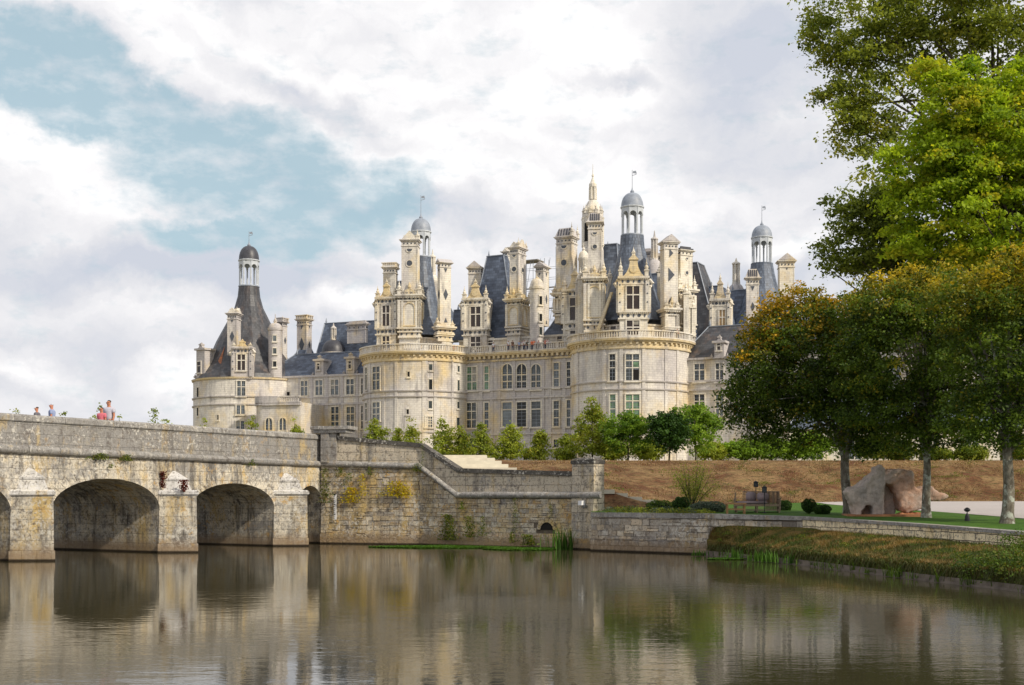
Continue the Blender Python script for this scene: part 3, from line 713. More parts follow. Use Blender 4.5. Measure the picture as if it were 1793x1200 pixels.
def ring_balustrade(parent, c, Rr, z, h=1.25):
    F = Fr((c[0], c[1], 0)); b = MB()
    b.lathe(F, [(Rr - .2, z), (Rr + .2, z), (Rr + .2, z + .18), (Rr - .2, z + .18)], 72, cap=False)
    b.lathe(F, [(Rr - .2, z + h - .2), (Rr + .22, z + h - .2), (Rr + .22, z + h), (Rr - .2, z + h), (Rr - .2, z + h - .2)], 72, cap=False)
    n = int(2 * math.pi * Rr / .42)
    for i in range(n):
        a = 2 * math.pi * i / n; f = Fr((c[0] + Rr * math.cos(a), c[1] + Rr * math.sin(a), 0), (-math.sin(a), math.cos(a))); ww = .25 if i % 10 == 0 else .095
        b.box(f, -ww, ww, -.1, .1, z + .18, z + h - .2)
    return b.build('balustrade', STONE, parent)

# ---- plan of the keep
TR = (XX(1105, 205), 205.0); TL = (XX(733, 223), 223.0); RT = 9.75
ZC = 26.75            # floor of the roof terrace
KF = Fr((TL[0], TL[1], 0), DV)                      # facade frame, x from the left tower towards the right tower
LK = math.hypot(TR[0] - TL[0], TR[1] - TL[1])
zb = [19.6, 18.35, 12.3]
trw = tower('round_tower', TR, RT, ZC, [ZZ(668, 196), ZZ(682, 196), ZZ(742, 196)])
tlw = tower('round_tower', TL, RT, ZC, [ZZ(684.5, 214), ZZ(694.5, 214), ZZ(757, 214)])
trw['label'] = 'right round tower of the keep'; tlw['label'] = 'left round tower of the keep'
ring_balustrade(trw, TR, RT + .55, ZC); ring_balustrade(tlw, TL, RT + .55, ZC)
kb = MB(); kb.box(KF, 4, LK - 4, 0, 38, GZ - .5, ZC)
keep = kb.build('keep_wall', STONE_G, ch)
cornice_straight(keep, KF, 9.4, LK - 9.0, 0, ZC); balustrade_straight(keep, KF, 10.6, LK - 10.5, -.7, ZC)
b = MB(); xa, xb = 9.3, LK - 9
for py in (681.5, 697, 760): z = KF.z(900, py); b.box(KF, xa, xb, -.22, .1, z - .18, z + .16)
for px in (814, 843, 861, 874.5, 900, 926, 951, 963, 988): x = KF.hit(px); b.box(KF, x - .28, x + .28, -.12, .1, GZ, ZC - 1.5)
b.build('pilaster', STONE_G, keep)
b = MB(); x = KF.hit(810); b.tube([KF(x, -.25, GZ + 4), KF(x, -.25, KF.z(810, 642))], .26, 8); b.box(KF, x - .6, x + .6, -.8, .1, KF.z(810, 645), KF.z(810, 637)); b.build('downpipe', COPPER, keep)
for (a, q, y0, y1, gl) in ((818.5, 835, 643, 683.5, GLASS_G), (849, 856, 642, 683, GLASS_G), (970, 979, 636, 678, GLASS), (993, 999, 634, 676, GLASS)):
    wpx(keep, KF, a, q, y0, y1, cols=2 if q - a > 10 else 1, rows=(.3, .64), glass=gl)
for (a, q) in ((880.5, 897), (905.5, 922), (931, 947)): wpx(keep, KF, a, q, 647, 681, cols=2, rows=(.28, .62), arch=True)
for (a, q, y0, y1, k) in ((818, 834, 706, 749, 2), (849, 856, 705.5, 749, 1), (880.5, 896.5, 705, 747, 1), (905.5, 922, 704.5, 747, 1), (931, 947, 703.5, 747, 1), (970, 979, 702.5, 746, 1), (993, 999, 701, 746, 1)):
    wpx(keep, KF, a, q, y0, y1, cols=k, rows=(.34, .67) if q - a < 14 or k == 2 else (.3,), frame=.25)
for (a, q, y0, y1) in ((822, 832, 768, 782), (852, 858, 766, 780), (888, 897, 767, 782), (970, 979, 770, 783)): wpx(keep, KF, a, q, y0, y1, cols=1, rows=())
# ---- round tower windows
def twin(par, c, px0, px1, py0, py1, **k):
    F = cyl_frame(c, RT if c is not TE else RE, (px0 + px1) / 2); return wpx(par, F, px0, px1, py0, py1, **k)
TE = (XX(437, 240), 240.0); RE = 10.45
k3 = dict(rows=(.24, .52), proud=.13)
twin(trw, TR, 1067.5, 1077.5, 620.5, 666, cols=1, **k3); twin(trw, TR, 1096, 1119, 620.5, 666, cols=2, **k3)
F = cyl_frame(TR, RT, 1107.5)
b = MB(); xa, xb, xm = F.hit(1109), F.hit(1118.5), 0; b.box(F, xa, xb, -.075, 0, F.z(1113, 665), F.z(1113, 647.5)); b.build('open_casement', DARK, trw)
b = MB(); b.box(F, xa, xb, -.075, 0, F.z(1113, 644.5), F.z(1113, 634)); b.build('green_pane', GLASS_G, trw)
twin(trw, TR, 1068.5, 1078, 691, 733, cols=1, glass=GLASS_G, rows=(.27, .6)); twin(trw, TR, 1096, 1119.5, 691, 733, cols=2, glass=GLASS_G, rows=(.27, .62))
twin(trw, TR, 1011, 1012.6, 637, 665, cols=1, rows=(), muntin=False, frame=.1, proud=.06)
twin(trw, TR, 1094, 1118, 752, 768, cols=2, rows=())
twin(tlw, TL, 653.5, 665.5, 642.5, 682, cols=2, rows=(.26, .6)); twin(tlw, TL, 653.5, 665.5, 705, 736, cols=2, rows=(.3, .66))
twin(tlw, TL, 640.5, 643.5, 644, 682, cols=1, rows=(.3,), muntin=False, frame=.1); twin(tlw, TL, 640.5, 643.5, 706, 736, cols=1, rows=(.3,), muntin=False, frame=.1)
sm = dict(cols=1, rows=(), muntin=False, frame=.08, proud=.05)
for q in ((713.5, 717.5, 651, 659.5), (712, 716, 717, 725)): twin(tlw, TL, *q, glass=DARK, **sm)
for q in ((751, 757, 638, 648), (751, 757, 664.5, 682), (750.5, 756.5, 702.5, 715)): twin(tlw, TL, *q, **sm)
twin(tlw, TL, 745.5, 756.5, 730, 747.5, cols=3, rows=(.25, .5, .75), mw=.12)
for q in ((801, 804.5, 641, 651), (801, 804.5, 666, 684), (800.5, 804, 704, 715), (799.5, 804.5, 731.5, 750)): twin(tlw, TL, *q, **sm)
b = MB()
for tw_, c_, pxs in ((trw, TR, (1003, 1012, 1058, 1088, 1127, 1166, 1186)), (tlw, TL, (648, 672, 694, 742, 746, 762, 792))):
    b = MB()
    for px in pxs: f = cyl_frame(c_, RT, px); b.box(f, -.26, .26, -.11, .2, GZ, ZC - 1.6)
    b.build('pilaster', STONE_T, tw_)

# ---- roofs with lanterns
def cone_roof(px, D, prof, lat, mat=SLATE_B, dome_mat=LEAD, drum_mat=LEAD, name='conical_roof'):
    """prof: [(py, half width px)] bottom to top; lat: dict with py of drum, column base, dome base, dome top, finial top, half width"""
    c = (XX(px, D), D); F = Fr((c[0], c[1], 0)); k = D / FP
    b = MB(); b.lathe(F, [(h_ * k, ZZ(py, D)) for py, h_ in prof], 20 if len(prof) > 4 else 8)
    o = b.build(name, mat, ch, False)
    if not lat: return o, F, k
    h = lat['h'] * k; z0, z1, z2, z3 = (ZZ(lat[q], D) for q in ('base', 'top', 'dome', 'fin'))
    b = MB(); b.lathe(F, [(h * 1.02, z0 - .9), (h * 1.0, z0 - .2), (h * 1.08, z0 - .1), (h * 1.05, z0 + .1)], 20); b.build('lantern_base', drum_mat, o, True)
    za = z1 - h * .62
    for i in range(8):
        a = 2 * math.pi * (i + .5) / 8; b = MB(); x, y = h * .93 * math.cos(a), h * .93 * math.sin(a)
        b.lathe(F, [(.25, z0 + .1), (.16, z0 + .35), (.16, za - .2), (.25, za)], 6, x=x, y=y); b.build('column', lat.get('cm', LEAD_W), o)
    b = MB()                                  # arcade ring with arched heads
    for i in range(8):
        a0, a1 = 2 * math.pi * (i + .5) / 8, 2 * math.pi * (i + 1.5) / 8
        p0, p1 = Vector((math.cos(a0), math.sin(a0))) * h * .97, Vector((math.cos(a1), math.sin(a1))) * h * .97; L = (p1 - p0).length
        f = Fr((c[0] + p0.x, c[1] + p0.y, 0), (p1 - p0)); n = 8; rr = L / 2 - .14
        for j in range(n):
            t0, t1 = math.pi * j / n, math.pi * (j + 1) / n; xa_, xb_ = L / 2 + rr * math.cos(t0), L / 2 + rr * math.cos(t1)
            b.hull(f, [(xb_, -.14, za + rr * .95 * math.sin(t1)), (xa_, -.14, za + rr * .95 * math.sin(t0)), (xa_, .14, za + rr * .95 * math.sin(t0)), (xb_, .14, za + rr * .95 * math.sin(t1))], [(xb_, -.14, z1), (xa_, -.14, z1), (xa_, .14, z1), (xb_, .14, z1)])
        b.box(f, 0, .14, -.14, .14, za, z1); b.box(f, L - .14, L, -.14, .14, za, z1)
    b.lathe(F, [(h * 1.02, z1), (h * 1.1, z1 + .12), (h * 1.1, z1 + .3), (h * 1.0, z1 + .35)], 16)
    b.build('arcade', lat.get('cm', LEAD_W), o)
    b = MB(); hh = z2 - z1 - .35; pr_ = [(h * 1.03 * math.cos(R(a)) ** .8 if a < 88 else .12, z1 + .35 + hh * math.sin(R(a)) ** 1.0) for a in range(0, 91, 10)]
    b.lathe(F, pr_, 16); dm = b.build('dome', dome_mat, o, True)
    b = MB(); b.lathe(F, [(.28, z2 - .15), (.34, z2 + .2), (.1, z2 + .6), (.05, z2 + 1.0), (.04, z3)], 8)
    b.tube([F(0, 0, z3 - .9), F(.7, 0, z3 - .7)], .05, 5); b.prism(F, [(.1, z3 - .5), (.75, z3 - .6), (.6, z3 - .1), (.1, z3 - .2)], -.03, .03)
    b.build('weather_vane', LEAD, dm)
    return o, F, k
cone_roof(1107, 205.5, [(567.5, 67), (540, 52), (510, 41), (480, 33.5), (450, 26), (433, 21.5), (413, 20.3)], dict(h=19, base=413, top=366, dome=338, fin=298))[0]['label'] = 'blue slate roof of the right keep tower'
cone_roof(737, 223.5, [(592, 52), (560, 35), (520, 27.5), (487, 22), (460, 17.8), (450, 17.6)], dict(h=17, base=451, top=409, dome=383, fin=342))
cone_roof(1334, 231, [(618, 88), (575, 56), (540, 39), (502, 27), (480, 22), (466, 19.5), (462, 19.3)], dict(h=17.5, base=464, top=419, dome=395, fin=360))
o_, F_, k_ = cone_roof(436, 240, [(669, 93), (661, 90), (640, 73), (600, 56), (567, 38.5), (540, 25), (520, 19.5), (503, 17.8)], dict(h=17.2, base=502, top=459, dome=431, fin=405, cm=LEAD_W), SLATE_D, LEAD_D)
o_['label'] = 'dark rust streaked slate roof of the far left tower'
# rusty slates on the far left roof
rm = slate('rust_slate', (.22, .075, .025)); b = MB(); F0 = Fr((XX(436, 240), 240, 0)); 
def rp(a, py, hw, o=.06): return F0((hw * k_ + o) * math.cos(R(a)), (hw * k_ + o) * math.sin(R(a)), ZZ(py, 240))
b.add([rp(232, 656.5, 83.5), rp(241, 656.5, 83.5), rp(246, 656.5, 83.5), rp(243, 640, 72), rp(241, 612, 61), rp(236, 640, 72)], [(0, 1, 2, 3, 5), (5, 3, 4)], 0); b.build('rusty_slates', rm, o_)

# ---- drums under the roofs on the terrace
def drum(c, Rr, z1, wins, par):
    F = Fr((c[0], c[1], 0)); b = MB(); b.lathe(F, [(Rr, ZC - .1), (Rr, z1 - .3), (Rr + .2, z1 - .25), (Rr + .25, z1)], 48); o = b.build('upper_drum', STONE_L, ch, True)
    for q in wins: wpx(o, cyl_frame(c, Rr, (q[0] + q[1]) / 2), *q, cols=q[1] - q[0] > 12 and 2 or 1, rows=(.5,), glass=GLASS_B, muntin=False)
    return o
drum((XX(1107, 205.5), 205.5), 6.6, ZZ(567.5, 199), [(1069.5, 1079, 571.5, 585)], trw)
drum((XX(737, 223.5), 223.5), 5.6, ZZ(591, 218), [], tlw)
drum((XX(1334, 231), 231), 9.6, ZZ(618, 222), [], None)
# setback storey along the facade
b = MB(); zt = KF.z(880, 592, 4); b.box(KF, 6, LK - 6, 4, 34, ZC - .05, zt); b.box(KF, 6, LK - 6, 3.75, 4.2, zt - .35, zt - .002)
o = b.build('terrace_storey', STONE_L, ch); 
for q in ((855.5, 863.5, 594, 606), (976, 984.5, 589, 602)): wpx(o, KF, *q, cols=1, rows=(.5,), glass=GLASS_B, y=4.0, muntin=False)

# ---- steep hipped roofs
def hip_roof(F, x0, x1, y0, y1, z0, xr0, xr1, yr0, yr1, z1, mat=SLATE, name='hipped_roof', parent=None, curve=0.0):
    b = MB()
    if curve:
        zm = lerp(z0, z1, .38); t_ = .38 + curve
        m0 = [(lerp(x0, xr0, t_), lerp(y0, yr0, t_), zm), (lerp(x1, xr1, t_), lerp(y0, yr0, t_), zm), (lerp(x1, xr1, t_), lerp(y1, yr1, t_), zm), (lerp(x0, xr0, t_), lerp(y1, yr1, t_), zm)]
        b.hull(F, [(x0, y0, z0), (x1, y0, z0), (x1, y1, z0), (x0, y1, z0)], m0); b.hull(F, m0, [(xr0, yr0, z1), (xr1, yr0, z1), (xr1, yr1, z1), (xr0, yr1, z1)])
    else: b.hull(F, [(x0, y0, z0), (x1, y0, z0), (x1, y1, z0), (x0, y1, z0)], [(xr0, yr0, z1), (xr1, yr0, z1), (xr1, yr1, z1), (xr0, yr1, z1)])
    o = b.build(name, mat, parent or ch)
    b = MB()
    for (xa_, ya_, xb_, yb_) in ((x0, y0, xr0, yr0), (x1, y0, xr1, yr0), (x1, y1, xr1, yr1), (x0, y1, xr0, yr1)):
        if curve: q = (lerp(xa_, xb_, t_), lerp(ya_, yb_, t_), zm); b.tube([F(xa_, ya_, z0), F(*q), F(xb_, yb_, z1)], .11, 5)
        else: b.tube([F(xa_, ya_, z0), F(xb_, yb_, z1)], .11, 5)
    b.box(F, xr0 - .1, xr1 + .1, yr0 - .12, yr1 + .12, z1 - .02, z1 + .12); b.lathe(F, [(.12, z1 + .1), (.2, z1 + .5), (.04, z1 + 1.2)], 6, x=xr0, y=(yr0 + yr1) / 2); b.build('ridge', LEAD, o)
    return o
def hpx(py, D, px=900): return ZZ(py, D)
# main pavilion roof (between the second and third chimney groups)
yb = 5.2
def kx(px, y): return KF.hit(px, y)
hip_roof(KF, kx(812, yb), kx(905, yb), yb, 16, KF.z(870, 592, yb), kx(855, 9.5), kx(884, 9.5), 9, 10.5, KF.z(870, 449, 9.5), SLATE, curve=.10)
hip_roof(KF, kx(788, 9), kx(815, 9), 9, 20, KF.z(800, 596, 9), kx(800, 12), kx(816, 12), 11, 14, KF.z(800, 545, 12), SLATE)
hip_roof(KF, kx(950, yb), kx(990, yb), yb, 12, KF.z(960, 587, yb), kx(984, 7.5), kx(1000, 7.5), 7, 9, KF.z(985, 545, 7), SLATE, curve=.05)
hip_roof(KF, kx(1040, 14), kx(1088, 14), 14, 26, KF.z(1060, 560, 14), kx(1057, 17), kx(1084, 17), 16, 22, KF.z(1070, 430, 17), SLATE_B)
hip_roof(KF, kx(1125, 16), kx(1200, 16), 16, 28, KF.z(1150, 590, 16), kx(1140, 20), kx(1168, 20), 19, 24, KF.z(1150, 481, 20), SLATE)
hip_roof(KF, kx(1180, 24), kx(1262, 24), 24, 36, KF.z(1220, 600, 24), kx(1208, 28), kx(1224, 28), 27, 31, KF.z(1215, 462, 28), SLATE_D, curve=.06)
hip_roof(KF, kx(1225, 27), kx(1285, 27), 27, 36, KF.z(1250, 590, 27), kx(1243, 30), kx(1262, 30), 29, 33, KF.z(1250, 503, 30), SLATE, curve=.0)
hip_roof(KF, kx(700, 22), kx(770, 22), 22, 34, KF.z(730, 590, 22), kx(690, 26), kx(755, 26), 25, 28, KF.z(730, 492, 26), SLATE)
hip_roof(Fr((XX(1328, 227), 227, 0), DV), -9, -1, 0, 9, ZZ(600, 227), -6, -3, 3, 5, ZZ(504, 229), SLATE)

# ---- chimneys
def inlay_shape(b, F, kind, x, z, s, y0, y1, mi=0):
    if kind == 'round': b.disc(F, x, z, s, s, y0, y1, mi, 14)
    elif kind == 'half': b.disc(F, x, z, s, s, y0, y1, mi, 10, True)
    elif kind == 'diamond': b.prism(F, [(x - s * .78, z), (x, z - s * 1.75), (x + s * .78, z), (x, z + s * 1.75)], y0, y1, mi)
    elif kind == 'up': b.prism(F, [(x - s * .85, z - s), (x + s * .85, z - s), (x, z + s)], y0, y1, mi)
    elif kind == 'down': b.prism(F, [(x - s * .85, z + s), (x, z - s), (x + s * .85, z + s)], y0, y1, mi)
    elif kind == 'right': b.prism(F, [(x - s * .6, z - s * 1.5), (x + s * .8, z), (x - s * .6, z + s * 1.5)], y0, y1, mi)
def row_dots(b, F, x0, x1, z, y, s, mi, n=None, kinds=('round',)):
    n = n or max(2, int((x1 - x0) / (s * 4.2)))
    for i in range(n): x = lerp(x0, x1, (i + .5) / n); inlay_shape(b, F, kinds[i % len(kinds)], x, z, s * (1.0 if kinds[i % len(kinds)] == 'round' else .8), y - .06, y + .02, mi)
def side_frame(F, wr):
    """frame on the right-hand face: x runs away from the viewer"""
    f = Fr((0, 0, 0), (1, 0)); f.o = F.o.copy(); f.x = F.y.copy(); f.y = -F.x.copy(); return f
def left_frame(F, wf):
    f = Fr((0, 0, 0), (1, 0)); f.o = F(-wf, 0, 0); f.x = -F.y.copy(); f.y = F.x.copy(); return f
def chimney(px0, pxs, px1, ptop, pbase, D, inl=(), inr=(), top='gable', base=None, ax=DV, stone=STONE, dark_top=False, depth=None, pin=None, niche=True, label=None):
    """px0..pxs front face, pxs..px1 right-hand face (pxs = px1: only the front shows). inl/inr: [(py, kind, size)].
    base: (py of its top, px margin left, px margin right)"""
    F = Fr((XX(pxs, D), D, 0), ax); wf = -F.hit(px0); sf = side_frame(F, 0)
    wr = depth or (sf.hit(px1) if px1 > pxs + .5 else wf * .8)
    wr = min(max(wr, .8), 5); z0, z1 = ZZ(pbase, D), ZZ(ptop, D)
    b = MB(); zs0 = z0
    if base: zs0 = ZZ(base[0], D) - .3
    b.box(F, -wf, 0, 0, wr, zs0, z1); 
    # sunk panel edges
    for xx in (-wf, -.16): b.box(F, xx, xx + .16, -.05, 0, zs0, z1 - .5)
    h = .55 if wf > 1.6 else .4
    b.box(F, -wf - .12, .12, -.12, wr + .12, z1 - h * 2.2, z1 - h * 1.95); b.box(F, -wf - .22, .22, -.22, wr + .22, z1 - h * .6, z1 - h * .25); b.box(F, -wf - .38, .38, -.38, wr + .38, z1 - h * .25, z1)
    o = b.build('chimney', stone, ch)
    if label: o['label'] = label
    b = MB()
    for kk, (f, items, wd) in enumerate(((F, inl, -wf), (sf, inr, wr))):
        xc = wd / 2
        for (py, kind, s) in items: inlay_shape(b, f, kind, xc, ZZ(py, D), s * D / FP, -.07, .03)
    row_dots(b, F, -wf + .1, -.1, z1 - h * 1.3, 0, .13, 0, 4); row_dots(b, sf, .1, wr - .1, z1 - h * 1.3, 0, .13, 0, 3)
    b.build('inlay_pattern', INLAY, o)
    # ring mouldings round the oculi
    b = MB(); any_ = False
    for f, items, wd in ((F, inl, -wf), (sf, inr, wr)):
        for (py, kind, s) in items:
            if kind in ('round', 'half'):
                s_ = s * D / FP; any_ = True; zc = ZZ(py, D); n = 14
                for i in range(n):
                    t0, t1 = 2 * math.pi * i / n, 2 * math.pi * (i + 1) / n
                    if kind == 'half': t0, t1 = math.pi + t0 / 2, math.pi + t1 / 2
                    b.prism(f, [(wd / 2 + q * math.cos(a), zc + q * math.sin(a)) for q, a in ((s_ * 1.05, t0), (s_ * 1.45, t0), (s_ * 1.45, t1), (s_ * 1.05, t1))], -.10, .02)
    if any_: b.build('oculus_ring', STONE_L, o)
    # top
    b = MB()
    if top == 'gable':
        b.prism(F, [(-wf - .3, z1), (.3, z1), (-wf / 2, z1 + wf * .42 + .2)], -.3, wr + .3); b.prism(F, [(-wf - .1, z1 + .1), (.1, z1 + .1), (-wf / 2, z1 + wf * .36 + .15)], -.36, -.3)
        b.build('gable_cap', LEAD_D if dark_top else STONE_G, o)
    elif top == 'flat':
        b.box(F, -wf - .1, .1, -.1, wr + .1, z1, z1 + .3); b.box(F, -wf + .2, -.2, .2, wr - .2, z1 + .3, z1 + .6); b.build('cap', LEAD_D if dark_top else STONE_G, o)
    elif top == 'crown':
        for i in range(7): x = lerp(-wf, 0, i / 6); b.box(F, x - .1, x + .1, -.25, -.05, z1, z1 + .6)
        for i in range(4): y = lerp(0, wr, i / 3); b.box(F, .05, .25, y - .1, y + .1, z1, z1 + .6)
        b.box(F, -wf - .3, .3, -.3, wr + .3, z1 + .6, z1 + .75); b.build('crown', STONE if not dark_top else STONE_G, o)
    elif top == 'lead':
        b.hull(F, [(-wf - .2, -.2, z1), (.2, -.2, z1), (.2, wr + .2, z1), (-wf - .2, wr + .2, z1)], [(-wf + .35, .35, z1 + 1.5), (-.35, .35, z1 + 1.5), (-.35, wr - .35, z1 + 1.5), (-wf + .35, wr - .35, z1 + 1.5)])
        o2 = b.build('cap', STONE_G, o); b = MB()
        for i in range(5): x = lerp(-wf + .2, -.2, (i + .5) / 5); b.hull(F, [(x - .1, -.23, z1 + .2), (x + .1, -.23, z1 + .2), (x + .1, .1, z1 + .2), (x - .1, .1, z1 + .2)], [(x - .08, .2, z1 + 1.35), (x + .08, .2, z1 + 1.35), (x + .08, .4, z1 + 1.35), (x - .08, .4, z1 + 1.35)])
        b.build('vent_slots', LEAD_D, o)
    elif top == 'ornate':
        b.prism(F, [(-wf, z1), (0, z1), (-wf / 2, z1 + wf * .55)], -.15, .25); b.prism(sf, [(0, z1), (wr, z1), (wr / 2, z1 + wr * .5)], -.15, .25); b.box(F, -wf + .3, -.3, .3, wr - .3, z1, z1 + .8)
        b.build('gable_cap', STONE_L, o)
    for (x, y, hh, rr) in (pin or []): pinnacle(o, F, x if x <= 0 else 0, y * wr, z1, hh, rr)
    if base:
        zt = ZZ(base[0], D); ml, mr = base[1] * D / FP, base[2] * D / FP; dp = .7
        x0, x1 = -wf - ml, mr; y0, y1 = -dp, wr + dp
        b = MB(); b.box(F, x0 + .35, x1 - .35, y0 + .35, y1 - .35, z0 - .5, zt)
        # corner pilasters, entablatures, corbelled foot
        L = zt - z0; za, zb_ = z0 + L * .16, z0 + L * .34
        for xx in (x0 + .1, x1 - .55): b.box(F, xx, xx + .45, y0 + .1, y0 + .5, zb_, zt - 1.0)
        for yy in (y0 + .1, y1 - .55): b.box(F, x1 - .5, x1 - .1, yy, yy + .45, zb_, zt - 1.0)
        if x1 - x0 > 3.4:
            for xx in (x0 + .75, x1 - 1.1): b.box(F, xx, xx + .35, y0 + .18, y0 + .5, zb_, zt - 1.0)
        for zz, e, hh in ((za, .05, .3), (za + L * .1, .12, .25), (zb_ - .1, .2, .25), (zt - 1.15, .05, .2), (zt - .5, .3, .22), (zt - .28, .48, .28)): b.box(F, x0 - e + .2, x1 + e - .2, y0 - e + .2, y1 + e - .2, zz, zz + hh)
        for zd in (zt - .66, za - .12):
            x = x0 + .2
            while x < x1 - .2: b.box(F, x, x + .14, y0 - .12, y0 + .3, zd, zd + .15); x += .3
        o2 = b.build('chimney_base', STONE_L, o)
        for xx in np.linspace(x0 + 1.0, x1 - 1.0, 4 if x1 - x0 > 3.5 else 2): pinnacle(o2, F, float(xx), y0 + .3, zt, 1.15, .2)
        sf2 = side_frame(Fr(F(x1 - .35, 0, 0), ax), 0)
        b = MB()
        row_dots(b, F, x0 + .3, x1 - .3, za + L * .07, y0 + .35, .2, 0, kinds=('round', 'diamond')); row_dots(b, F, x0 + .3, x1 - .3, zt - .78, y0 + .35, .17, 0)
        row_dots(b, F, x0 + .3, x1 - .3, zb_ - .45, y0 + .35, .22, 0, 5, kinds=('diamond', 'round'))
        row_dots(b, sf2, y0 + .4, y1 - .4, zt - .78, 0, .17, 0); row_dots(b, sf2, y0 + .4, y1 - .4, zb_ - .45, 0, .2, 0, 3, kinds=('round', 'diamond'))
        b.build('inlay_pattern', INLAY, o2)
        if niche:
            for f, xc, yy, hw in ((F, (x0 + x1) / 2, y0 + .35, min(.9, (x1 - x0) * .24)), (sf2, (y0 + y1) / 2, 0, min(.7, (y1 - y0) * .22))):
                b = MB(); zn0, zn1 = zb_ + .5, zt - 1.5 - hw
                if zn1 > zn0 + .4:
                    n = 8
                    for i in range(n):
                        t0, t1 = math.pi * i / n, math.pi * (i + 1) / n
                        b.prism(f, [(xc + q * math.cos(a), zn1 + q * math.sin(a)) for q, a in ((hw, t0), (hw + .16, t0), (hw + .16, t1), (hw, t1))], yy - .16, yy)
                    b.box(f, xc - hw - .16, xc - hw, yy - .14, yy, zn0, zn1); b.box(f, xc + hw, xc + hw + .16, yy - .14, yy, zn0, zn1); b.box(f, xc - hw - .25, xc + hw + .25, yy - .2, yy, zn0 - .2, zn0)
                    b.build('niche', STONE_Y, o2)
        # curved gable and corner pinnacles above the base
        b = MB(); n = 8; hw = (x1 - x0) * .27; xc = (x0 + x1) / 2
        b.prism(F, [(xc + hw * math.cos(math.pi * i / n), zt + hw * .8 * math.sin(math.pi * i / n)) for i in range(n + 1)], y0 + .1, y0 + .6)
        b.lathe(F, [(.1, zt + hw * .8), (.3, zt + hw * .8 + .35), (.22, zt + hw * .8 + .7), (.06, zt + hw * .8 + 1.2)], 8, x=xc, y=y0 + .35)
        hw2 = (y1 - y0) * .25; yc = (y0 + y1) / 2; b.prism(sf2, [(yc + hw2 * math.cos(math.pi * i / n), zt + hw2 * .8 * math.sin(math.pi * i / n)) for i in range(n + 1)], .0, .4)
        b.build('curved_gable', STONE_Y, o2)
        ph = max(1.4, min(2.9, L * .3)); pinnacle(o2, F, x0 + .35, y0 + .35, zt, ph, .34); pinnacle(o2, F, x1 - .35, y0 + .35, zt, ph, .34); pinnacle(o2, F, x1 - .35, y1 - .35, zt, ph * .9, .3)
    return o
rd = 'round'
chimney(671, 692, 692, 467, 560, 224, top='crown', ax=(1, -.15), niche=False)                                              # behind the left dormer
chimney(703, 731, 731, 419, 606, 217.5, [(436, 'half', 4.6), (461, rd, 4.8)], top='ornate', base=(516, 7, 8), ax=(1, -.10), pin=[(-5, 0, 2.6, .28)] and [(0, 0, 1.7, .22)])
chimney(766.5, 771, 789, 459, 592, 216, [(473, 'down', 2.4), (515, 'diamond', 4.6), (560, 'up', 3)], [(473, 'down', 3.6), (515, 'diamond', 5.6), (560, 'up', 4)], top='gable', stone=STONE_L, ax=(.45, -.89), depth=2.0, base=(571, 1.2, 1.2), niche=False)
chimney(820, 842, 842, 468, 540, 228, top='gable', ax=(1, -.2), stone=STONE)
chimney(892.5, 908, 921, 432, 599, 218, [(446, 'half', 3.4), (471, rd, 4.2)], [(446, 'half', 2.6), (471, rd, 4.0)], top='ornate', base=(523, 7, 8), pin=[(0, 0, 1.6, .22), (0, 1, 1.5, .2)])
chimney(938, 952, 961, 466, 570, 222, [(480, 'down', 2.4)], [(480, 'down', 3), (523, 'diamond', 4.6), (563, 'up', 3)], top='gable')
chimney(974, 1001, 1011, 413, 560, 214, [(429, 'half', 5), (459, rd, 5.2)], top='lead', base=(512, 5, 6), pin=[(0, 0, 2.4, .25), (-.001, 1, 2.4, .25)])
chimney(1030, 1053, 1056, 388, 600, 200.5, [(407, 'half', 3.8), (432, rd, 3.6)], top='lead', base=(486, 9, 8), ax=(1, -.12), depth=2.2, stone=STONE)
chimney(1163, 1187, 1187, 424, 592, 199.5, [(444, 'right', 5), (482, 'right', 8), (525, 'up', 5)], top='gable', ax=(1, .25), stone=STONE, depth=1.8, base=(541, 1.5, 1.5), niche=False)
chimney(1187.5, 1192, 1209, 437, 600, 201.5, [(452, rd, 1.5)], [(452, rd, 2), (477, rd, 3)], top='flat', ax=(.5, -.87), base=(505, 3, 4), dark_top=True, stone=STONE_L, depth=2.4)
chimney(1307, 1329, 1331, 486, 600, 212, [(505, 'down', 4), (537, 'diamond', 4.6)], top='lead', ax=(1, -.1), stone=STONE)
chimney(1365, 1391, 1391, 456, 540, 214, [(470, 'down', 2.6)], top='gable', ax=(1, -.05), stone=STONE_L)
chimney(880, 889, 895, 440, 520, 236, top='ornate', stone=STONE_L)
chimney(1127, 1140, 1148, 440, 520, 228, top='flat')
chimney(1145, 1158, 1164, 448, 500, 236, top='flat')
# far left wing chimneys
chimney(398, 415, 418, 548, 622, 231, [(561, 'down', 4), (589, 'diamond', 5.2)], top='ornate', ax=(1, -.15), stone=STONE_G, depth=2, pin=[(0, 0, 1.2, .18)])
chimney(520, 537, 546, 558, 637, 240, [(572, 'down', 4), (603, 'diamond', 7)], [(572, 'down', 2.5), (603, 'diamond', 3.4)], top='crown', stone=STONE_G, dark_top=True)
chimney(486, 495, 503, 563, 640, 238, [], [(596, 'diamond', 3.6)], top='crown', stone=STONE_G, dark_top=True, pin=[(0, 0, 1.2, .2)])
chimney(608, 640, 644, 566, 600, 246, top='flat', stone=STONE_G)

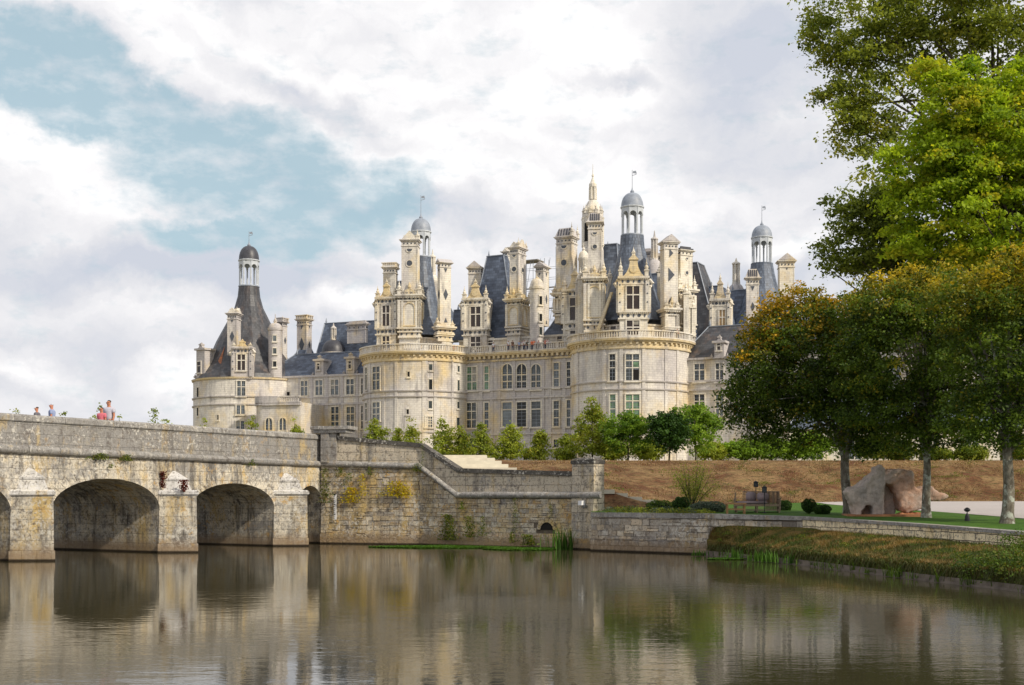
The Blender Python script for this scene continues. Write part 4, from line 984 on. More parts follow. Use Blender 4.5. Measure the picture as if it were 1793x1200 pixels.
# ---- staircase lantern, the tallest spire
SD_ = 222.0; SF = Fr((XX(1038, SD_), SD_, 0)); kk = SD_ / FP
st = MB(); st.lathe(SF, [(19 * kk, ZZ(600, SD_)), (19 * kk, ZZ(440, SD_)), (17.5 * kk, ZZ(432, SD_)), (17.5 * kk, ZZ(384, SD_)), (18.6 * kk, ZZ(381, SD_)), (18.6 * kk, ZZ(377, SD_)), (14.5 * kk, ZZ(376, SD_))], 16)
o = st.build('stair_lantern', STONE, ch); o['label'] = 'tallest spire, over the great staircase'
b = MB()
for i in range(8):
    a = 2 * math.pi * (i + .5) / 8; b.lathe(SF, [(.36, ZZ(432, SD_)), (.3, ZZ(430, SD_)), (.3, ZZ(386, SD_)), (.42, ZZ(383, SD_))], 6, x=17.6 * kk * math.cos(a), y=17.6 * kk * math.sin(a))
b.build('attached_columns', STONE_L, o)
b = MB()
for i in range(8):
    a = 2 * math.pi * i / 8; f = Fr((SF.o.x + 16.9 * kk * math.cos(a), SF.o.y + 16.9 * kk * math.sin(a), 0), (-math.sin(a), math.cos(a))); f.y = Vector((-math.cos(a), -math.sin(a), 0)); f.x = Vector((-math.sin(a), math.cos(a), 0))
    b.box(f, -.35, .35, -.1, .1, ZZ(425, SD_), ZZ(393, SD_))
b.build('openings', DARK, o)
b = MB(); b.lathe(SF, [(16.5 * kk, ZZ(376, SD_)), (17 * kk, ZZ(370, SD_)), (14 * kk, ZZ(364, SD_)), (10 * kk, ZZ(356, SD_)), (7.5 * kk, ZZ(352, SD_))], 16); dm = b.build('crown_dome', STONE_L, o)
for i in range(10):
    a = 2 * math.pi * i / 10; pinnacle(dm, SF, 16 * kk * math.cos(a), 16 * kk * math.sin(a), ZZ(376, SD_), 1.7, .24)
b = MB(); b.lathe(SF, [(5.2 * kk, ZZ(353, SD_)), (3.6 * kk, ZZ(350, SD_)), (3.4 * kk, ZZ(330, SD_)), (6.6 * kk, ZZ(328, SD_)), (6.8 * kk, ZZ(323, SD_)), (4.2 * kk, ZZ(319, SD_)), (2.4 * kk, ZZ(314, SD_)), (1.4 * kk, ZZ(311, SD_)), (2.3 * kk, ZZ(308, SD_)), (.6 * kk, ZZ(303, SD_)), (.3 * kk, ZZ(288, SD_))], 10)
for i in range(6):
    a = 2 * math.pi * i / 6; b.lathe(SF, [(.2, ZZ(350, SD_)), (.16, ZZ(329, SD_))], 5, x=5.7 * kk * math.cos(a), y=5.7 * kk * math.sin(a))
b.build('spire', STONE_L, o)
# little domed turrets with lanterns
def turret(px, D, hw, pt, pb, pdome, plan, ptop, stone=STONE, dome=None, name='domed_turret', wins=(), hl=5):
    k = D / FP; F = Fr((XX(px, D), D, 0)); b = MB()
    b.lathe(F, [(hw * k, ZZ(pb, D)), (hw * k, ZZ(pt + 5, D)), (hw * k * 1.1, ZZ(pt + 4, D)), (hw * k * 1.12, ZZ(pt, D)), (hw * k * .98, ZZ(pt, D))], 20); o = b.build(name, stone, ch, True)
    h = ZZ(pdome, D) - ZZ(pt, D); b = MB(); b.lathe(F, [(hw * k * (.25 + .75 * math.cos(R(a))), ZZ(pt, D) + h * math.sin(R(a))) for a in range(0, 91, 15)], 16); o2 = b.build('dome', dome or stone, o, True)
    if plan:
        b = MB(); l = hl * k; b.lathe(F, [(l * 1.3, ZZ(pdome + 1, D)), (l * 1.3, ZZ(pdome - 2, D)), (l * .55, ZZ(pdome - 3, D)), (l * .55, ZZ(plan + 3, D)), (l * 1.35, ZZ(plan + 2, D)), (l * 1.3, ZZ(plan, D)), (l * .4, ZZ(plan - 3, D)), (.06, ZZ(ptop, D))], 10)
        for i in range(6): a = 2 * math.pi * i / 6; b.lathe(F, [(.17, ZZ(pdome - 2, D)), (.15, ZZ(plan + 2, D))], 5, x=l * .95 * math.cos(a), y=l * .95 * math.sin(a))
        b.build('lantern', stone, o)
    for q in wins: wpx(o, cyl_frame((F.o.x, F.o.y), hw * k, (q[0] + q[1]) / 2), *q, cols=1, rows=(), muntin=False, frame=.1, proud=.08)
    return o
turret(940, 214, 12.3, 503, 612, 488, 487, 478, STONE, wins=[(944, 949, 519, 533), (944, 949, 550, 562), (944, 949, 573, 586)], hl=1.5)
turret(1146, 226, 15, 481, 560, 455, 418, 404, STONE, STONE_G, hl=5)
turret(1289, 235, 15, 517, 590, 497, 461, 452, STONE, STONE_G, hl=5.6)
turret(757.5, 236, 9, 492, 560, 480, 449, 437, STONE_L, hl=4.4)
turret(584, 250, 21, 618, 650, 596, 574, 566, STONE_G, LEAD_D, hl=4)
turret(482, 233, 11.8, 575, 662, 566, 560, 550, STONE_G, wins=[(478, 484, 588, 597), (478, 484, 610, 619), (478, 484, 633, 642)], hl=2)
turret(1022, 215, 9, 452, 560, 440, 436, 425, STONE_L, hl=2)
for (px, py, D, h_) in ((1022, 470, 205, 3.4), (1016, 480, 206, 3.0), (1012, 488, 207, 2.6), (1068, 478, 206, 2.4), (1155, 470, 207, 2.2), (1206, 510, 201, 3.6), (1213, 530, 201, 3.0), (1201, 505, 200, 3.0), (1209, 545, 201.5, 2.2), (990, 506, 212, 3), (998, 512, 212, 2.6)):
    F = Fr((XX(px, D), D, 0)); b = MB(); z = ZZ(py, D); b.box(F, -.4, .4, -.4, .4, ZZ(590, D), z - h_ * .6); b.build('pinnacle_pier', STONE_L, ch); pinnacle(ch, F, 0, 0, z - h_ * .6, h_, .4)

# ---- dormers
def dormer(px0, px1, D, ax, win, low, pgable, ptip, pbase, glass=GLASS_B, stone=STONE_L, depth=5.0, small=False, label=None):
    """win, low: (px0,px1,py0,py1) of the main and the lower window (low may be None); pgable: py of the entablature top; ptip: top of the finial"""
    F = Fr((XX((px0 + px1) / 2, D), D, 0), ax); x0, x1 = F.hit(px0), F.hit(px1); zb_, ze, zt = ZZ(pbase, D), ZZ(pgable, D), ZZ(ptip, D); W2 = (x1 - x0); inset = W2 * .10
    zbl = ZZ(win[3], D) - .35 if low else zb_ + .2                     # dotted band under the main window
    b = MB(); b.box(F, x0 + inset, x1 - inset, 0, depth, zb_, ze)
    pw_ = max(.3, W2 * .11)
    if not small:
        for xx in (x0 + inset * .5, x1 - inset * .5 - pw_): b.box(F, xx, xx + pw_, -.3, .3, zbl, ze - .9)
        for xx in (x0, x1 - pw_): b.box(F, xx, xx + pw_, 0, .8, zbl - .2, ze - 1.4)
    for zz, e, hh in ((zbl - .25, .3, .25), (zbl - 1.3, .25, .22), (ze - 1.25, .1, .2), (ze - .35, .3, .35)):
        if zz < zb_ + .1 or (small and zz < ze - .5): continue
        b.box(F, x0 + inset - e, x1 - inset + e, -e, depth * .6, zz, zz + hh)
    if not small:
        for zd in (ze - .52, zbl - .42):
            x = x0 + inset
            while x < x1 - inset: b.box(F, x, x + .14, -.26, .3, zd, zd + .15); x += .3
    o = b.build('dormer', stone, ch)
    if label: o['label'] = label
    b = MB()
    if not small:
        row_dots(b, F, x0 + inset, x1 - inset, ze - .8, 0, .24, 0, 5, kinds=('diamond', 'round')); 
        if low: row_dots(b, F, x0 + inset, x1 - inset, zbl - .68, 0, .26, 0, 5, kinds=('diamond', 'round'))
        for zf in (.25, .5, .75): row_dots(b, F, x0 + inset * .5, x0 + inset * .5 + pw_, lerp(zbl, ze, zf), -.3, .12, 0, 1); row_dots(b, F, x1 - inset * .5 - pw_, x1 - inset * .5, lerp(zbl, ze, zf), -.3, .12, 0, 1)
        b.build('inlay_pattern', INLAY, o)
    wpx(o, F, *win, cols=2 if not small else 1, rows=(.38,), glass=glass, muntin=False, frame=.22 if not small else .15)
    if low: wpx(o, F, *low, cols=2, rows=(.48,), glass=glass, muntin=False)
    # scrolled gable
    H = zt - ze; g0, g1 = x0 + inset + .1, x1 - inset - .1; gc = (g0 + g1) / 2; hw = (g1 - g0) / 2
    pts = [(-1, 0), (-.82, .04), (-.6, .16), (-.42, .32), (-.34, .48), (-.34, .58)]
    pts = [(gc + x * hw * .86, ze + z * H * .92) for x, z in pts]; pts = pts + [(2 * gc - x, z) for x, z in reversed(pts)]
    b = MB(); b.prism(F, pts[::-1][::-1], .0, .6); zz = ze + .58 * H * .92; b.box(F, gc - hw * .36, gc + hw * .36, -.15, .7, zz, zz + .2)
    b.prism(F, [(gc - hw * .34, zz + .2), (gc + hw * .34, zz + .2), (gc, zz + .2 + H * .16)], -.05, .6)
    if not small: b.disc(F, gc, ze + H * .22, hw * .3, hw * .26, -.12, 0, 0, 12)
    b.build('gable', STONE_Y if not small else stone, o); pinnacle(o, F, gc, .3, zz + .2 + H * .1, H * .3, min(.26, hw * .12))
    if not small:
        for xx in (g0 + .05, g1 - .05): pinnacle(o, F, xx, .1, ze, H * .62, .3)
        for xx, s in ((x0, 1), (x1, -1)): b = MB(); b.tube([F(xx + s * .1, .2, ze - 1.6), F(xx - s * .25, .2, ze - 1.1), F(xx + s * .15, .2, ze - .55), F(xx + s * inset, .2, ze - .75)], [.32, .3, .26, .18], 6); b.build('scroll', STONE_L, o)
    else:
        for xx in (x0 - .3, x1 + .3): pinnacle(o, F, xx, .2, zb_, H * .9, .2, stone)
    return o
dormer(655.5, 697, 218.5, (.97, -.25), (670, 682, 535.5, 570.5), (670, 682, 589, 609.5), 520, 487, 618, label='tall ornate dormer at the left end of the keep')
dormer(806.5, 857, 221, (.97, -.25), (824.5, 841.5, 537.5, 572), (824.5, 841.5, 590, 611.5), 522, 486, 618)
dormer(982, 1030, 211, DV, (998.5, 1018.5, 522, 560), (999, 1018.5, 579.5, 592), 506, 462, 608)
dormer(1079, 1140, 197, (1, -.06), (1097.5, 1119.5, 501.5, 541), (1097.5, 1119.5, 561.5, 586), 484, 430, 600, label='large dormer at the front of the right keep tower')
dormer(1241.5, 1280, 207, (.95, -.3), (1260, 1269.5, 543, 577), None, 523, 476, 592, glass=flat_mat('tan_shutter', (.40, .27, .14), .7, .2))
dormer(404, 443.5, 229.6, (1, -.02), (416, 429.5, 621, 648), None, 607, 594, 661.5, stone=STONE_G, depth=4)
dormer(342, 360, 234, (.8, -.6), (346, 352, 634, 652), None, 610, 600, 661.5, stone=STONE_G, depth=4, small=True)
# leaning parapet flanking the tower roof at its left
b = MB(); F = Fr((XX(1058, 199), 199, 0), (1, -.3)); b.hull(F, [(-2.0, .2, ZC), (-1.45, .2, ZC), (-1.45, .8, ZC), (-2.0, .8, ZC)], [(.9, .2, ZZ(512, 199)), (1.3, .2, ZZ(512, 199)), (1.3, .8, ZZ(512, 199)), (.9, .8, ZZ(512, 199))]); b.build('raking_buttress', STONE_Y, ch)

# ---- left wing and far left tower
telw = tower('round_tower', TE, RE, ZZ(660, 229.6) , [ZZ(694, 229.6), ZZ(708, 229.6)], cornice=False, mat=STONE); telw['label'] = 'far left round tower'
b = MB(); b.lathe(Fr((TE[0], TE[1], 0)), [(RE - .1, ZZ(664, 229.6)), (RE + .25, ZZ(663, 229.6)), (RE + .35, ZZ(660, 229.6)), (RE - .1, ZZ(659.6, 229.6))], 72); b.build('cornice', STONE_Y, telw)
twin(telw, TE, 415.5, 429.5, 667.5, 693, cols=2, rows=(.4,)); twin(telw, TE, 414.5, 428.5, 710, 725, cols=2, rows=()); twin(telw, TE, 414, 428, 737.5, 752, cols=2, rows=())
for q in ((345, 348, 679, 695), (345, 347.5, 714, 728), (380.5, 383, 727, 735)): twin(telw, TE, *q, glass=DARK, **sm)
LW = Fr((-42.5, 233.8, 0), (15.5, -6.3)); zt = ZZ(657.5, 231)
b = MB(); b.box(LW, -6, 20, 0, 12, GZ - .5, zt); lw = b.build('left_wing', STONE, ch)
b = MB()
for py in (695, 708.5): z = LW.z(570, py); b.box(LW, -1, 18, -.2, .1, z - .18, z + .16)
b.box(LW, -1, 18, -.3, .2, zt - .3, zt + .05)
for px in (524.5, 546, 572.5, 599.5, 625.5): x = LW.hit(px); b.box(LW, x - .25, x + .25, -.12, .1, GZ, zt - .3)
b.build('pilaster', STONE_G, lw)
for (a, q) in ((527.5, 539), (553, 565), (580, 593), (607, 620)): wpx(lw, LW, a, q, 667.5 - (a - 527) * .04, 692.5 - (a - 527) * .03, cols=2, rows=(.38,)); wpx(lw, LW, a + .5, q + .5, 713, 751, cols=2, rows=(.32, .66))
wpx(lw, LW, 633, 636, 663, 690, cols=1, rows=(.38,)); wpx(lw, LW, 633, 636, 711, 750, cols=1, rows=(.32, .66))
z = ZZ(618, 235); hip_roof(LW, -5.5, 20, .1, 11.5, zt + .05, -.5, 20, 4.8, 6.2, z, SLATE, parent=ch)
dormer(549.5, 568, 230.6, (15.5, -6.3), (555.8, 560, 637, 647), None, 629, 622, 657, stone=STONE_G, small=True, depth=3)
dormer(604, 622, 228.5, (15.5, -6.3), (610.5, 615, 633, 645), None, 625, 618, 654, stone=STONE_G, small=True, depth=3)
hip_roof(Fr((XX(547, 251), 251, 0), (15.5, -6.3)), 0, 13.5, 0, 9, ZZ(640, 251), .6, 13.5, 3.8, 5, ZZ(563, 251), SLATE, curve=.04)
hip_roof(Fr((XX(500, 240), 240, 0), (15.5, -6.3)), 0, 4, 0, 6, ZZ(640, 240), 2.5, 3.6, 2, 3, ZZ(605, 240), SLATE)
# low gallery in front of the corner
GF = Fr((XX(459, 223), 223, 0), (15.5, -4.5)); x1 = GF.hit(526); zg = GF.z(490, 705)
b = MB(); b.box(GF, 0, x1, 0, 12, GZ - .5, zg); b.lathe(GF, [(2.2, GZ - .5), (2.2, zg)], 24, x=.2, y=2.2); gl = b.build('gallery', STONE_T, ch)
b = MB(); b.box(GF, .2, x1 + .1, -.35, .4, zg - .5, zg - .15); b.lathe(GF, [(2.2, zg - .5), (2.55, zg - .45), (2.55, zg - .15), (2.2, zg - .1)], 24, x=.2, y=2.2, cap=False)
b.box(GF, .3, x1 * .42, -.3, .2, zg, zg + 1.15); b.box(GF, .2, x1 + .1, -.35, .25, zg - .1, zg + .12); b.lathe(GF, [(2.0, zg), (2.5, zg), (2.5, zg + 1.15), (2.0, zg + 1.15)], 24, x=.2, y=2.2); b.build('gallery_parapet', STONE_G, gl)
balustrade_straight(gl, GF, x1 * .46, x1, 0, zg, 1.15)
for (a, q) in ((465.5, 477), (489.5, 501)): wpx(gl, GF, a, q, 738.5, 753, cols=2, rows=(), arch=True)
for (a, q) in ((487.5, 493), (502.5, 507.5)): wpx(lw, LW, a, q, 686.5, 693, glass=DARK, **sm)

# ---- right wing running off behind the trees
RW = Fr((XX(1190, 201), 201, 0), DV); zt = ZZ(629, 201)
b = MB(); b.box(RW, 0, 62, 0, 12, GZ - .5, zt); rw = b.build('right_wing', STONE, ch)
b = MB()
for py in (667, 682): z = RW.z(1240, py); b.box(RW, 0, 62, -.2, .1, z - .16, z + .14)
b.box(RW, -.1, 62, -.35, .2, zt - .3, zt + .05); b.build('string_course', STONE_G, rw)
pxs = [(1216.5, 1233.5), (1254, 1266.5), (1287, 1301), (1325, 1340), (1370, 1386), (1415, 1431), (1460, 1476), (1510, 1526), (1560, 1577), (1612, 1630), (1665, 1684), (1720, 1740)]
for i, (a, q) in enumerate(pxs): wpx(rw, RW, a, q, 637.5 - i, 668 - i * .2, cols=2, rows=(.35,)); wpx(rw, RW, a, q, 691, 728, cols=2, rows=(.32, .66))
zr = ZZ(577, 207); hip_roof(RW, -.3, 62, .1, 11.5, zt + .05, 3.2, 62, 5, 6.4, zr, SLATE_D, parent=ch)
dormer(1248.5, 1270, 197.5, DV, (1256, 1261.5, 602, 612.5), None, 597, 587, 627, stone=STONE_G, small=True, depth=3)
for px in (1340, 1440, 1560): dormer(px, px + 23, 197.5 - (px - 1248) * .04, DV, (px + 8, px + 13.5, 600, 611), None, 594, 585, 625, stone=STONE_G, small=True, depth=3)
# lower outer building glimpsed through the trees at the right
OB = Fr((XX(1380, 176), 176, 0), (1, -.15)); b = MB(); b.box(OB, 0, 46, 0, 10, GZ - .3, 11.6); ob = b.build('outer_range', STONE_L, ch)
hip_roof(OB, -.4, 46.4, -.4, 10.4, 11.6, 4, 42, 4.6, 5.6, 16.5, SLATE_B, parent=ch)
for i in range(8): windows(ob, OB, 3 + i * 5.2, 4.7 + i * 5.2, 7.4, 10.3)

# ---- scaffolding round the far chimneys
sf_ = thing('scaffold', 'metal scaffolding round far chimneys in the middle of the castle roofs', 'scaffold', (XX(955, 240), 240, ZC))
F = Fr((XX(955, 240), 240, 0), DV); pole = flat_mat('scaffold_tube', (.36, .38, .40), .4, .1, metal=.6)
b = MB()
for xx in np.arange(-5, 5.1, 2.4):
    for yy in (0, 2.0): b.tube([F(xx, yy, ZC), F(xx, yy, ZZ(452 if xx < 1 else 434, 240))], .06, 5)
b.build('standard_poles', pole, sf_)
b = MB()
for zz in np.arange(ZZ(560, 240), ZZ(450, 240), 2.0):
    for yy in (0, 2.0): b.tube([F(-5.4, yy, zz), F(5.4, yy, zz)], .035, 5)
for i in range(5): b.tube([F(-5 + i * 2, 0, ZZ(560, 240)), F(-5 + i * 2 + 2, 0, ZZ(452, 240))], .05, 5)
b.build('ledger_tubes', pole, sf_)
b = MB()
for zz in np.arange(ZZ(540, 240), ZZ(480, 240), 4.0): b.box(F, -5.2, 5.2, 0, 1, zz, zz + .05)
b.box(F, -5.6, -1.5, -.4, 2.6, ZZ(455, 240), ZZ(453, 240)); b.build('plank_deck', flat_mat('plank', (.22, .2, .17)), sf_)
# ================================================================== FOLIAGE
def leaf_mesh(name, cen, size, tint, mat, parent=None, up=.35, aspect=.62, fold=False):
    """cen Nx3, size N, tint Nx2; one four-sided leaf each, random in every direction with a lean towards lying flat"""
    N = len(cen); nrm = RNG.normal(size=(N, 3)); nrm[:, 2] = np.abs(nrm[:, 2]) + up; nrm /= np.linalg.norm(nrm, axis=1)[:, None]
    a = RNG.normal(size=(N, 3)); u = np.cross(nrm, a); u /= np.linalg.norm(u, axis=1)[:, None]; v = np.cross(nrm, u)
    s = size[:, None] * .5
    P = np.stack([cen - u * s, cen - v * s * aspect + nrm * s * .18, cen + u * s, cen + v * s * aspect + nrm * s * .18], 1).reshape(-1, 3)
    me = bpy.data.meshes.new(name); me.vertices.add(4 * N); me.vertices.foreach_set('co', P.astype(np.float32).ravel())
    me.loops.add(4 * N); me.loops.foreach_set('vertex_index', np.arange(4 * N, dtype=np.int32))
    me.polygons.add(N); me.polygons.foreach_set('loop_start', np.arange(0, 4 * N, 4, dtype=np.int32)); me.polygons.foreach_set('loop_total', np.full(N, 4, np.int32))
    me.update(calc_edges=True)
    at = me.attributes.new('tint', 'FLOAT_COLOR', 'POINT'); cc = np.ones((4 * N, 4), np.float32); cc[:, 0] = np.repeat(tint[:, 0], 4); cc[:, 1] = np.repeat(tint[:, 1], 4); cc[:, 2] = 0
    at.data.foreach_set('color', cc.ravel()); me.materials.append(mat)
    o = bpy.data.objects.new(name, me); C.objects.link(o)
    if parent is not None: o.parent = parent; o.matrix_parent_inverse = parent_world(parent).inverted()
    return o
def bark_mat(name, c1, c2, patch):
    m, t = new_mat(name); g = t.n('NewGeometry').outputs['Position']
    n1 = t.noise(t.map(g, (1, 1, .5)), 7, 5, .7); n2 = t.noise(g, 3.0, 5, .7)
    c = t.mix(t.ramp(n1, [(.4, 0.0), (.6, 1.0)]), c1, c2); c = t.mix(t.ramp(n2, [(.52, 0.0), (.60, .9)]), c, patch)
    finish(t, c, .95, n1, .8, .04, .1); return m
BARK = bark_mat('mossy_bark', (.10, .085, .065), (.22, .20, .16), (.40, .42, .36)); BARK_D = bark_mat('brown_bark', (.05, .04, .03), (.12, .10, .08), (.1, .11, .07))
def crown_points(blobs, ncl, rcl, per, flat=.6, shell=.45):
    vol = np.array([b[3] * b[4] * b[5] for b in blobs]) ** .8; vol /= vol.sum(); idx = RNG.choice(len(blobs), ncl, p=vol); B = np.array(blobs)[idx]
    d = RNG.normal(size=(ncl, 3)); d /= np.linalg.norm(d, axis=1)[:, None]; r = (shell + (1 - shell) * RNG.random(ncl) ** .7)[:, None]
    cc = B[:, :3] + d * r * B[:, 3:6]
    rr = rcl * RNG.uniform(.6, 1.35, ncl); ns = np.maximum(3, (per * (rr / rcl) ** 2)).astype(int); k = np.repeat(np.arange(ncl), ns)
    off = RNG.normal(size=(len(k), 3)) * .5; off[:, 2] *= flat; P = cc[k] + off * rr[k][:, None]
    P[:, 2] -= .25 * rr[k] * (off[:, 0] ** 2 + off[:, 1] ** 2)
    return P, k, cc, r[:, 0]
def tree(name, label, cat, base, trunk_h, trunk_r, blobs, mat, ncl, rcl, per, leaf, group=None, bark=None, autumn=None, lean=(0, 0), tbase=.5, limbs=14, flat=.6, shell=.45, trunk=True, tvar=.28):
    """blobs: (dx, dy, z, rx, ry, rz) relative to the base"""
    bx, by, bz = base; t = thing(name, label, cat, base, group)
    B = [(bx + a, by + b_, bz + z, rx, ry, rz) for a, b_, z, rx, ry, rz in blobs]
    P, k, cc, rr = crown_points(B, ncl, rcl, per, flat, shell)
    n = len(P); cl = RNG.normal(size=len(cc)) * tvar
    t0 = np.clip(tbase + cl[k] + RNG.normal(size=n) * .16, 0, 1)
    t1 = np.zeros(n)
    if autumn is not None: t1 = np.clip(autumn(P) + RNG.normal(size=len(cc))[k] * .22 + RNG.normal(size=n) * .14, 0, 1)
    leaf_mesh('crown', P, leaf * RNG.uniform(.65, 1.3, n), np.stack([t0, t1], 1), mat, t)
    if trunk:
        b = MB(); rg = random.Random(int(abs(bx * 31 + by * 7))); pts = []; rad = []
        tops = [Vector(q[:3]) for q in B]; ctr = sum(tops, Vector()) / len(tops); top = Vector((lerp(bx + lean[0], ctr.x, .15), lerp(by + lean[1], ctr.y, .15), bz + trunk_h))
        for i in range(9):
            u = i / 8; w_ = math.sin(u * math.pi) * trunk_r * .4
            pts.append(Vector((lerp(bx, top.x, u) + w_ * math.sin(bx + u * 5), lerp(by, top.y, u) + w_ * math.cos(by + u * 4), lerp(bz - .15, top.z, u)))); rad.append(trunk_r * (1.35 if i == 0 else lerp(1.02, .55, u)))
        b.tube(pts, rad, 10)
        for i in range(limbs):
            q = Vector(cc[rg.randrange(len(cc))]); s = pts[rg.randint(4, 8)]; md = s.lerp(q, .5) + Vector((0, 0, (q - s).length * .12)); r0 = trunk_r * .38
            b.tube([s, s.lerp(md, .5) + Vector((0, 0, .1)), md, md.lerp(q, .6), q], [r0, r0 * .75, r0 * .5, r0 * .3, r0 * .12], 5)
        b.build('trunk', bark or BARK_D, t, True)
    return t
LM = dict(
    maple=leaf_mat('maple_leaf', (.018, .04, .009), (.16, .24, .026), (.68, .38, .02), .33),
    golden=leaf_mat('golden_maple_leaf', (.018, .042, .009), (.165, .245, .026), (.64, .45, .025), .33),
    plane=leaf_mat('bright_leaf', (.09, .17, .010), (.40, .52, .035), (.60, .45, .04), .5),
    poplar=leaf_mat('dark_leaf', (.06, .095, .02), (.36, .42, .07), (.42, .35, .04), .45),
    young=leaf_mat('young_leaf', (.08, .13, .015), (.38, .44, .06), (.34, .29, .04), .4),
    fresh=leaf_mat('fresh_leaf', (.06, .13, .014), (.25, .38, .04), None, .4),
    box=leaf_mat('box_leaf', (.010, .035, .006), (.05, .11, .012), None, .2),
    sage=leaf_mat('lavender_leaf', (.05, .075, .05), (.14, .18, .13), None, .2),
    weed=leaf_mat('weed_leaf', (.03, .06, .008), (.12, .19, .02), (.30, .22, .03), .3),
    reed=leaf_mat('reed_leaf', (.025, .07, .008), (.09, .19, .022), None, .35),
    yel=leaf_mat('yellow_leaf', (.28, .26, .01), (.56, .48, .02), (.62, .34, .02), .35),
    rust=leaf_mat('rust_leaf', (.06, .008, .005), (.14, .025, .014), None, .2))
# ---- three maples on the lawn
def at(px, D, z=None): x = XX(px, D); return (x, D, lawn_at(x, D) if z is None else z)
def blb(px, py, rx, ry, D, bD, base, dy=0, rd_=None):
    """crown lobe seen at photo pixel px,py with pixel radii rx,ry at distance D, relative to the base"""
    k = D / FP; return (XX(px, D) - base[0], D - base[1], ZZ(py, D) - base[2], rx * k, (rd_ or (rx + ry) / 2 * k), ry * k)
b1 = at(1487, 57.6); lst = [(1420, 640, 130, 110), (1345, 650, 72, 88), (1312, 690, 50, 48), (1400, 560, 85, 62), (1340, 735, 58, 52), (1470, 700, 110, 80), (1500, 580, 100, 80), (1530, 750, 70, 42), (1500, 768, 62, 36), (1395, 530, 50, 38), (1345, 570, 40, 50), (1325, 750, 44, 34), (1288, 700, 30, 50), (1375, 770, 44, 22), (1560, 778, 50, 20)]
aut1 = lambda P: -.30 + .78 * np.clip((P[:, 2] - ZZ(640, 57)) / 4.2, 0, 1) + .30 * np.clip((XX(1420, 57) - P[:, 0]) / 3, 0, 1) * (P[:, 2] > ZZ(640, 57))
tree('maple_tree', 'maple with orange tinged crown, leftmost of the three in the lawn', 'tree', b1, 4.6, .24, [blb(a, b_, c_, d_, 57.6, 0, b1) for a, b_, c_, d_ in lst], LM['maple'], 1500, .40, 44, .15, 'maples on the waterside lawn', BARK, aut1, limbs=26, tbase=.42, tvar=.2)
b2 = at(1622, 53.8); lst = [(1590, 620, 130, 120), (1550, 540, 90, 70), (1650, 530, 100, 70), (1690, 640, 90, 100), (1560, 700, 100, 66), (1650, 745, 95, 44), (1600, 768, 66, 32), (1600, 500, 60, 40)]
aut2 = lambda P: -.30 + .8 * np.clip((P[:, 2] - ZZ(600, 54)) / 3.8, 0, 1)
tree('maple_tree', 'maple with a slender mottled trunk in front of the stone sculpture', 'tree', b2, 4.6, .19, [blb(a, b_, c_, d_, 53.8, 0, b2) for a, b_, c_, d_ in lst], LM['golden'], 1150, .40, 50, .145, 'maples on the waterside lawn', BARK, aut2, limbs=26, tbase=.46, tvar=.2)
b3 = at(1763, 48.5); lst = [(1760, 600, 130, 120), (1700, 520, 95, 66), (1790, 500, 100, 70), (1850, 620, 120, 130), (1720, 720, 82, 62), (1780, 750, 90, 44), (1870, 730, 90, 50), (1860, 480, 90, 70)]
aut3 = lambda P: -.30 + .8 * np.clip((P[:, 2] - ZZ(620, 48.5)) / 4.0, 0, 1)
tree('maple_tree', 'maple with pale blotched trunk beside the black bollard light', 'tree', b3, 4.4, .24, [blb(a, b_, c_, d_, 48.5, 0, b3) for a, b_, c_, d_ in lst], LM['golden'], 1150, .38, 50, .14, 'maples on the waterside lawn', BARK, aut3, limbs=26, tbase=.5, tvar=.2)
# ---- tall trees beyond
b4 = (XX(1830, 92), 92, GZ); lst = [(1665, 180, 70, 75), (1625, 120, 28, 30), (1690, 115, 32, 26), (1720, 250, 125, 90), (1640, 290, 95, 70), (1760, 170, 70, 60), (1600, 330, 56, 46), (1690, 380, 120, 90), (1600, 420, 52, 40), (1770, 380, 110, 110), (1820, 280, 90, 120), (1570, 270, 38, 30), (1830, 520, 130, 110)]
tree('tall_tree', 'tall sunlit bright green tree towering over the maples', 'tree', b4, 17, .5, [blb(a, b_, c_, d_, 92, 0, b4) for a, b_, c_, d_ in lst], LM['plane'], 620, 1.0, 150, .33, None, BARK_D, lambda P: np.full(len(P), -.02), limbs=34, tbase=.55, tvar=.2, flat=.42, shell=.25)
b5 = (XX(1770, 112), 112, GZ); lst = [(1530, 60, 120, 70), (1480, 80, 70, 56), (1440, 40, 46, 46), (1510, 160, 85, 60), (1470, 150, 50, 50), (1530, 230, 70, 46), (1500, 215, 60, 36), (1640, 40, 150, 70), (1780, 60, 150, 90), (1600, 160, 90, 60), (1560, 300, 70, 50), (1500, 265, 40, 18), (1650, -60, 300, 90), (1900, 150, 120, 150), (1800, 170, 120, 70)]
tree('tall_tree', 'dark olive tree filling the top right corner of the view behind the bright one', 'tree', b5, 30, .7, [blb(a, b_, c_, d_, 112, 0, b5) for a, b_, c_, d_ in lst], LM['poplar'], 900, 1.05, 80, .36, None, BARK_D, lambda P: np.full(len(P), -.05), limbs=34, tbase=.5, tvar=.2, flat=.5, shell=.15)
b6 = (XX(1620, 100), 100, GZ); lst = [(1490, 365, 50, 40), (1540, 350, 50, 30), (1510, 400, 46, 44), (1555, 400, 60, 60), (1460, 430, 28, 26), (1480, 460, 45, 26), (1540, 460, 70, 40), (1650, 470, 120, 60), (1750, 520, 90, 90)]
tree('broad_tree', 'blackish green tree whose branches stick out left above the maples', 'tree', b6, 12, .4, [blb(a, b_, c_, d_, 100, 0, b6) for a, b_, c_, d_ in lst], LM['poplar'], 620, .8, 56, .32, None, BARK_D, None, limbs=60, tbase=.34, tvar=.15, flat=.5, shell=.2)
